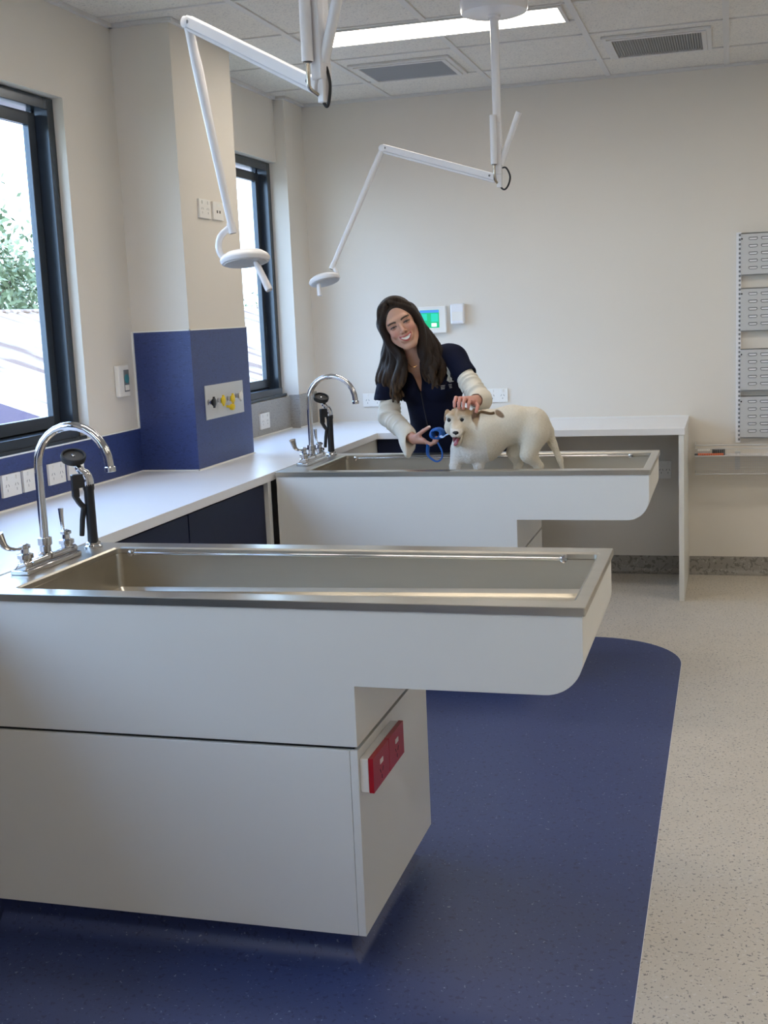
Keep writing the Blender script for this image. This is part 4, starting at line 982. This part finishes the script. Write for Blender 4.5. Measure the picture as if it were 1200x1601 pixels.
# ears: folded back
g.ell((1.325, -1.963, 1.100), (.012, .020, .024), k=.010); g.ell((1.320, -1.966, 1.080), (.009, .015, .018), k=.008)
g.ell((1.443, -1.972, 1.104), (.013, .020, .022), k=.008); D((1.447, -1.984, 1.102), (1.463, -2.006, 1.045), .015, .011, .004)
def fur_noise(V): return np.sin(V[:, 0]*420+np.sin(V[:, 2]*170)*2)*np.sin(V[:, 2]*390+np.sin(V[:, 1]*200)*2)*np.sin(V[:, 1]*330)
g0 = g.F; sl = np.abs(g0) < .02
Xg, Yg, Zg = np.meshgrid(g.x, g.y, g.z, indexing='ij', sparse=True)
g.F = g.F+(.0012*np.sin(Xg*260+np.sin(Zg*90)*2.5)*np.sin(Zg*210+np.sin(Yg*120)*2)*np.sin(Yg*190+Xg*80)).astype(np.float32)
def dog_col(V):
    x, y, z = V[:, 0], V[:, 1], V[:, 2]; nz = fur_noise(V); C = np.tile(np.array([.73, .67, .55]), (len(V), 1))
    C = mixc(C, (.78, .78, .78), sstep(1.03-z, 0, .10)*(x < 1.50)*.7); C *= (1+.05*nz)[:, None]
    head = y < -1.93
    # tan crown and brow
    d = ((x-1.384)/.050)**2+((y+1.975)/.055)**2; tan = head*sstep(z, 1.088, 1.108)*sstep(-d, -1.6, -.9)
    C = mixc(C, (.43, .28, .15), tan*.9); C = mixc(C, (.70, .55, .38), head*(z > 1.09)*np.exp(-((x-1.377)**2)/.00006)*.7)
    for s in (-1, 1): C = mixc(C, (.80, .76, .68), head*np.exp(-((x-1.3735-s*.030)**2+(z-1.092)**2+(y+2.02)**2)/.00035)*.7)
    C = mixc(C, (.50, .35, .21), head*np.exp(-((x-1.378)**2/.0004+(z-1.080)**2/.0006))*(y < -2.0)*.85)
    def near(a, b_, r_):
        a, b_ = np.array(a), np.array(b_); ab = b_-a; t = np.clip((V-a)@ab/(ab@ab), 0, 1); return sstep(-np.linalg.norm(V-a-t[:, None]*ab, axis=1), -r_, -r_*.75)
    C = mixc(C, (.24, .14, .08), near((1.321, -1.966, 1.112), (1.318, -1.968, 1.078), .022)*(x < 1.337)); C = mixc(C, (.16, .09, .055), near((1.445, -1.978, 1.118), (1.453, -1.992, 1.078), .022)*(x > 1.432))
    C = mixc(C, (.42, .28, .16), near((1.456, -1.996, 1.075), (1.464, -2.008, 1.040), .018)*(x > 1.436))
    C = mixc(C, (.50, .35, .20), head*sstep(z, 1.092, 1.112)*(x < 1.44)*(np.abs(x-1.377) > .006)*.65)
    C = mixc(C, (.80, .76, .70), (y < -2.052)*(z > 1.012)*(z < 1.052)*.8)
    # mouth: dark lips and pink inside
    mo = (y < -2.02)*(z < 1.016+(-2.02-y)*.06); q = np.abs(x-1.3755); e = ((x-1.375)/.0175)**2+((z-(1.0085+.5*(-(y+2.068))*0))/.013)**2
    C = mixc(C, (.20, .04, .045), mo*sstep(-e, -1.35, -.7)*(z > .990)*(z < 1.018)); C = mixc(C, (.05, .03, .03), mo*sstep(1-np.abs(e-1.25)/.35, 0, .6)*(z > .992)*.8)
    C = mixc(C, (.16, .09, .045), sstep(-(((x-1.548)/.015)**2+((z-1.100)/.011)**2+(x-1.548)*(z-1.1)/.00012), -1.4, -.8)*(y < -1.9)*.9)
    # toes and sparse grey belly
    return C
dog = grid_obj(g, 'dog', 'fur', None, dog_col, 0)
tag(dog, 'small cream-white dog with tan crown and open mouth standing in the far tub', 'dog')
for s in (-1, 1):
    e = MB().lathe((1.3735+s*.0275, -2.020, 1.0845), (s*.25, -1, .05), [(.001, -.009), (.0092, -.004), (.0104, 0), (.0090, .005), (.0052, .0082), (.001, .0095)], 20).build('eye', 'black_plastic', dog, smooth=True)
g = Grid([(1.355, 1.42, .0014)], [(-2.11, -2.05, .0014)], [(1.01, 1.06, .0014)])
g.ell((1.387, -2.090, 1.0365), (.0135, .0085, .0090), k=.004); g.cap((1.387, -2.092, 1.034), (1.387, -2.092, 1.024), .0035, .002, .004)
for s in (-1, 1): g.ell((1.387+s*.0065, -2.0985, 1.0345), (.0028, .003, .0022), k=.002, op='cut')
grid_obj(g, 'nose', 'black_rubber', dog, None, 1)
mat('tongue_pink', (.34, .075, .085, 1), .35)
MB().tube(spl([(1.380, -2.020, 1.006), (1.382, -2.052, 1.002), (1.383, -2.072, .994), (1.384, -2.082, .984)], 4), [.010]*4+[.0145]*4+[.015]*3+[.012, .008], 12, flat=.35).build('tongue', 'tongue_pink', dog, smooth=True)
MB().tube(spl([(1.4505, -1.985, 1.090), (1.466, -1.995, 1.106), (1.478, -1.985, 1.112), (1.510, -1.975, 1.104), (1.528, -1.968, 1.106)], 5), .0065, 8, flat=.6).build('collar_strap', 'brown_strap', dog, smooth=True)
# blue lead in her hand
lead = thing('dog_lead', 'blue dog lead bunched in the hand of the woman with a loop hanging down', 'lead', (1.25, -1.87, .93))
b = MB()
for k in range(5):
    a0 = k*.5; cx, cy, cz = 1.252+.003*math.sin(k*2), -1.888+.012*k, 1.012
    pts = [(cx+.023*math.cos(a), cy+.005*math.sin(3*a+k), cz+.020*math.sin(a)) for a in [a0+i*2*math.pi/20 for i in range(21)]]
    b.tube(pts, .0075, 8, flat=.5)
b.build('coil', 'leash_blue', lead, smooth=True)
MB().tube(spl([(1.212, -1.868, .965), (1.218, -1.900, .925), (1.240, -1.912, .905), (1.262, -1.914, .896), (1.280, -1.910, .908), (1.282, -1.902, .935), (1.262, -1.892, .975)], 6), .0095, 10, flat=.35).build('hand_loop', 'leash_blue', lead, smooth=True)
MB().tube(spl([(1.268, -1.885, 1.004), (1.292, -1.920, 1.002), (1.318, -1.960, 1.016), (1.345, -1.975, 1.025)], 5), [.006]*8+[.005]*8, 8, flat=.5).build('lead_strap', 'leash_clear', lead, smooth=True)
rebase(lead)

# ================================================================== OUTSIDE
def corrugated(x0, z0, x1, z1, ya, yb, pitch, name, m, par):
    b = MB(); n = int((yb-ya)/pitch)*4; vs = []; fs = []
    for i in range(n+1):
        y = ya+(yb-ya)*i/n; dz = .03*math.sin(i*math.pi/2)
        vs += [(x0, y, z0+dz), (x1, y, z1+dz), (x0, y, z0+dz-.02), (x1, y, z1+dz-.02)]
    for i in range(n): a = 4*i; fs += [(a, a+4, a+5, a+1), (a+2, a+3, a+7, a+6)]
    return b.add(vs, fs).build(name, m, par, smooth=True)
r = thing('neighbouring_building', 'neighbouring low building with sun-bleached rusty corrugated roof outside the windows', 'building', (-9, 12, -3))
corrugated(-9, 1.83, -2.3, -.34, -10, 45, .30, 'roof', 'roof_metal', r); corrugated(-9, 1.80, -11.2, 1.05, -10, 45, .30, 'rear_roof', 'roof_metal', r)
corrugated(-6.8, 1.20, -2.2, -.29, -10, 4.88, .30, 'shaded_roof_sheet', 'roof_shadow_purple', r)  # sheet laid over the roof, its shadow painted as dark purple
MB().tube([(-9, -10, 1.85), (-9, 45, 1.85)], .04, 8).build('ridge_cap', 'roof_metal', r, smooth=True)
MB().box(-11.0, -2.6, -10, 45, -4.0, -.75).build('walls', 'outside_wall', r); rebase(r)
struct(MB().box(-70, -.3, -40, 90, -4.2, -4.0).build('floor_outside', 'grass'))
def tree(cx, cy, h, rad, n, label, seed):
    rg = np.random.default_rng(seed); r = thing('tree', label, 'tree', (cx, cy, -4), 'trees beyond the neighbouring roof')
    z0 = -4; b = MB(); b.tube([(cx, cy, z0), (cx+.1, cy, z0+h*.35), (cx-.1, cy+.1, z0+h*.7)], [.28, .2, .08], 8)
    for k in range(7):
        a = k*2.4; b.tube([(cx, cy, z0+h*(.35+.05*k)), (cx+math.cos(a)*rad*.6, cy+math.sin(a)*rad*.6, z0+h*(.6+.04*k))], [.09, .03], 6)
    b.build('trunk', 'bark', r, smooth=True)
    cl = rg.normal(size=(34, 3)); cl /= np.linalg.norm(cl, axis=1)[:, None]; cl *= (rg.random((34, 1))**.4)*rad*.85; cl[:, 2] *= .95; cl += np.array([cx, cy, z0+h-rad])
    ci = rg.integers(0, 34, n); C = cl[ci]+rg.normal(size=(n, 3))*rad*.14
    a = rg.normal(size=(n, 3)); a /= np.linalg.norm(a, axis=1)[:, None]; q = np.cross(a, rg.normal(size=(n, 3))); q /= np.linalg.norm(q, axis=1)[:, None]; s = .11
    V = np.stack([C-a*s, C-q*s*.45, C+a*s, C+q*s*.45], 1).reshape(-1, 3)
    me = bpy.data.meshes.new('foliage'); me.from_pydata(V.tolist(), [], np.arange(len(V)).reshape(-1, 4).tolist()); me.materials.append(M['leaf'])
    at = me.color_attributes.new('Col', 'FLOAT_COLOR', 'POINT'); c0 = np.array([.085, .12, .05])+rg.random((n, 1))*np.array([[.16, .16, .11]]); C4 = np.ones((n, 4, 4), np.float32); C4[:, :, :3] = c0[:, None, :]
    at.data.foreach_set('color', C4.ravel()); o = bpy.data.objects.new('foliage', me); COL.objects.link(o); o.parent = r; rebase(r)
tree(-15.9, 18.1, 9.5, 3.6, 17000, 'tall grey-green tree crown filling the left of the near window', 1)
tree(-21.0, 26.4, 6.9, 3.0, 8000, 'lower pale green tree just right of the tall one beyond the near window', 2)
tree(-16.2, 35.5, 7.0, 3.2, 9000, 'pale green tree seen in the far window behind the lamp head', 3)
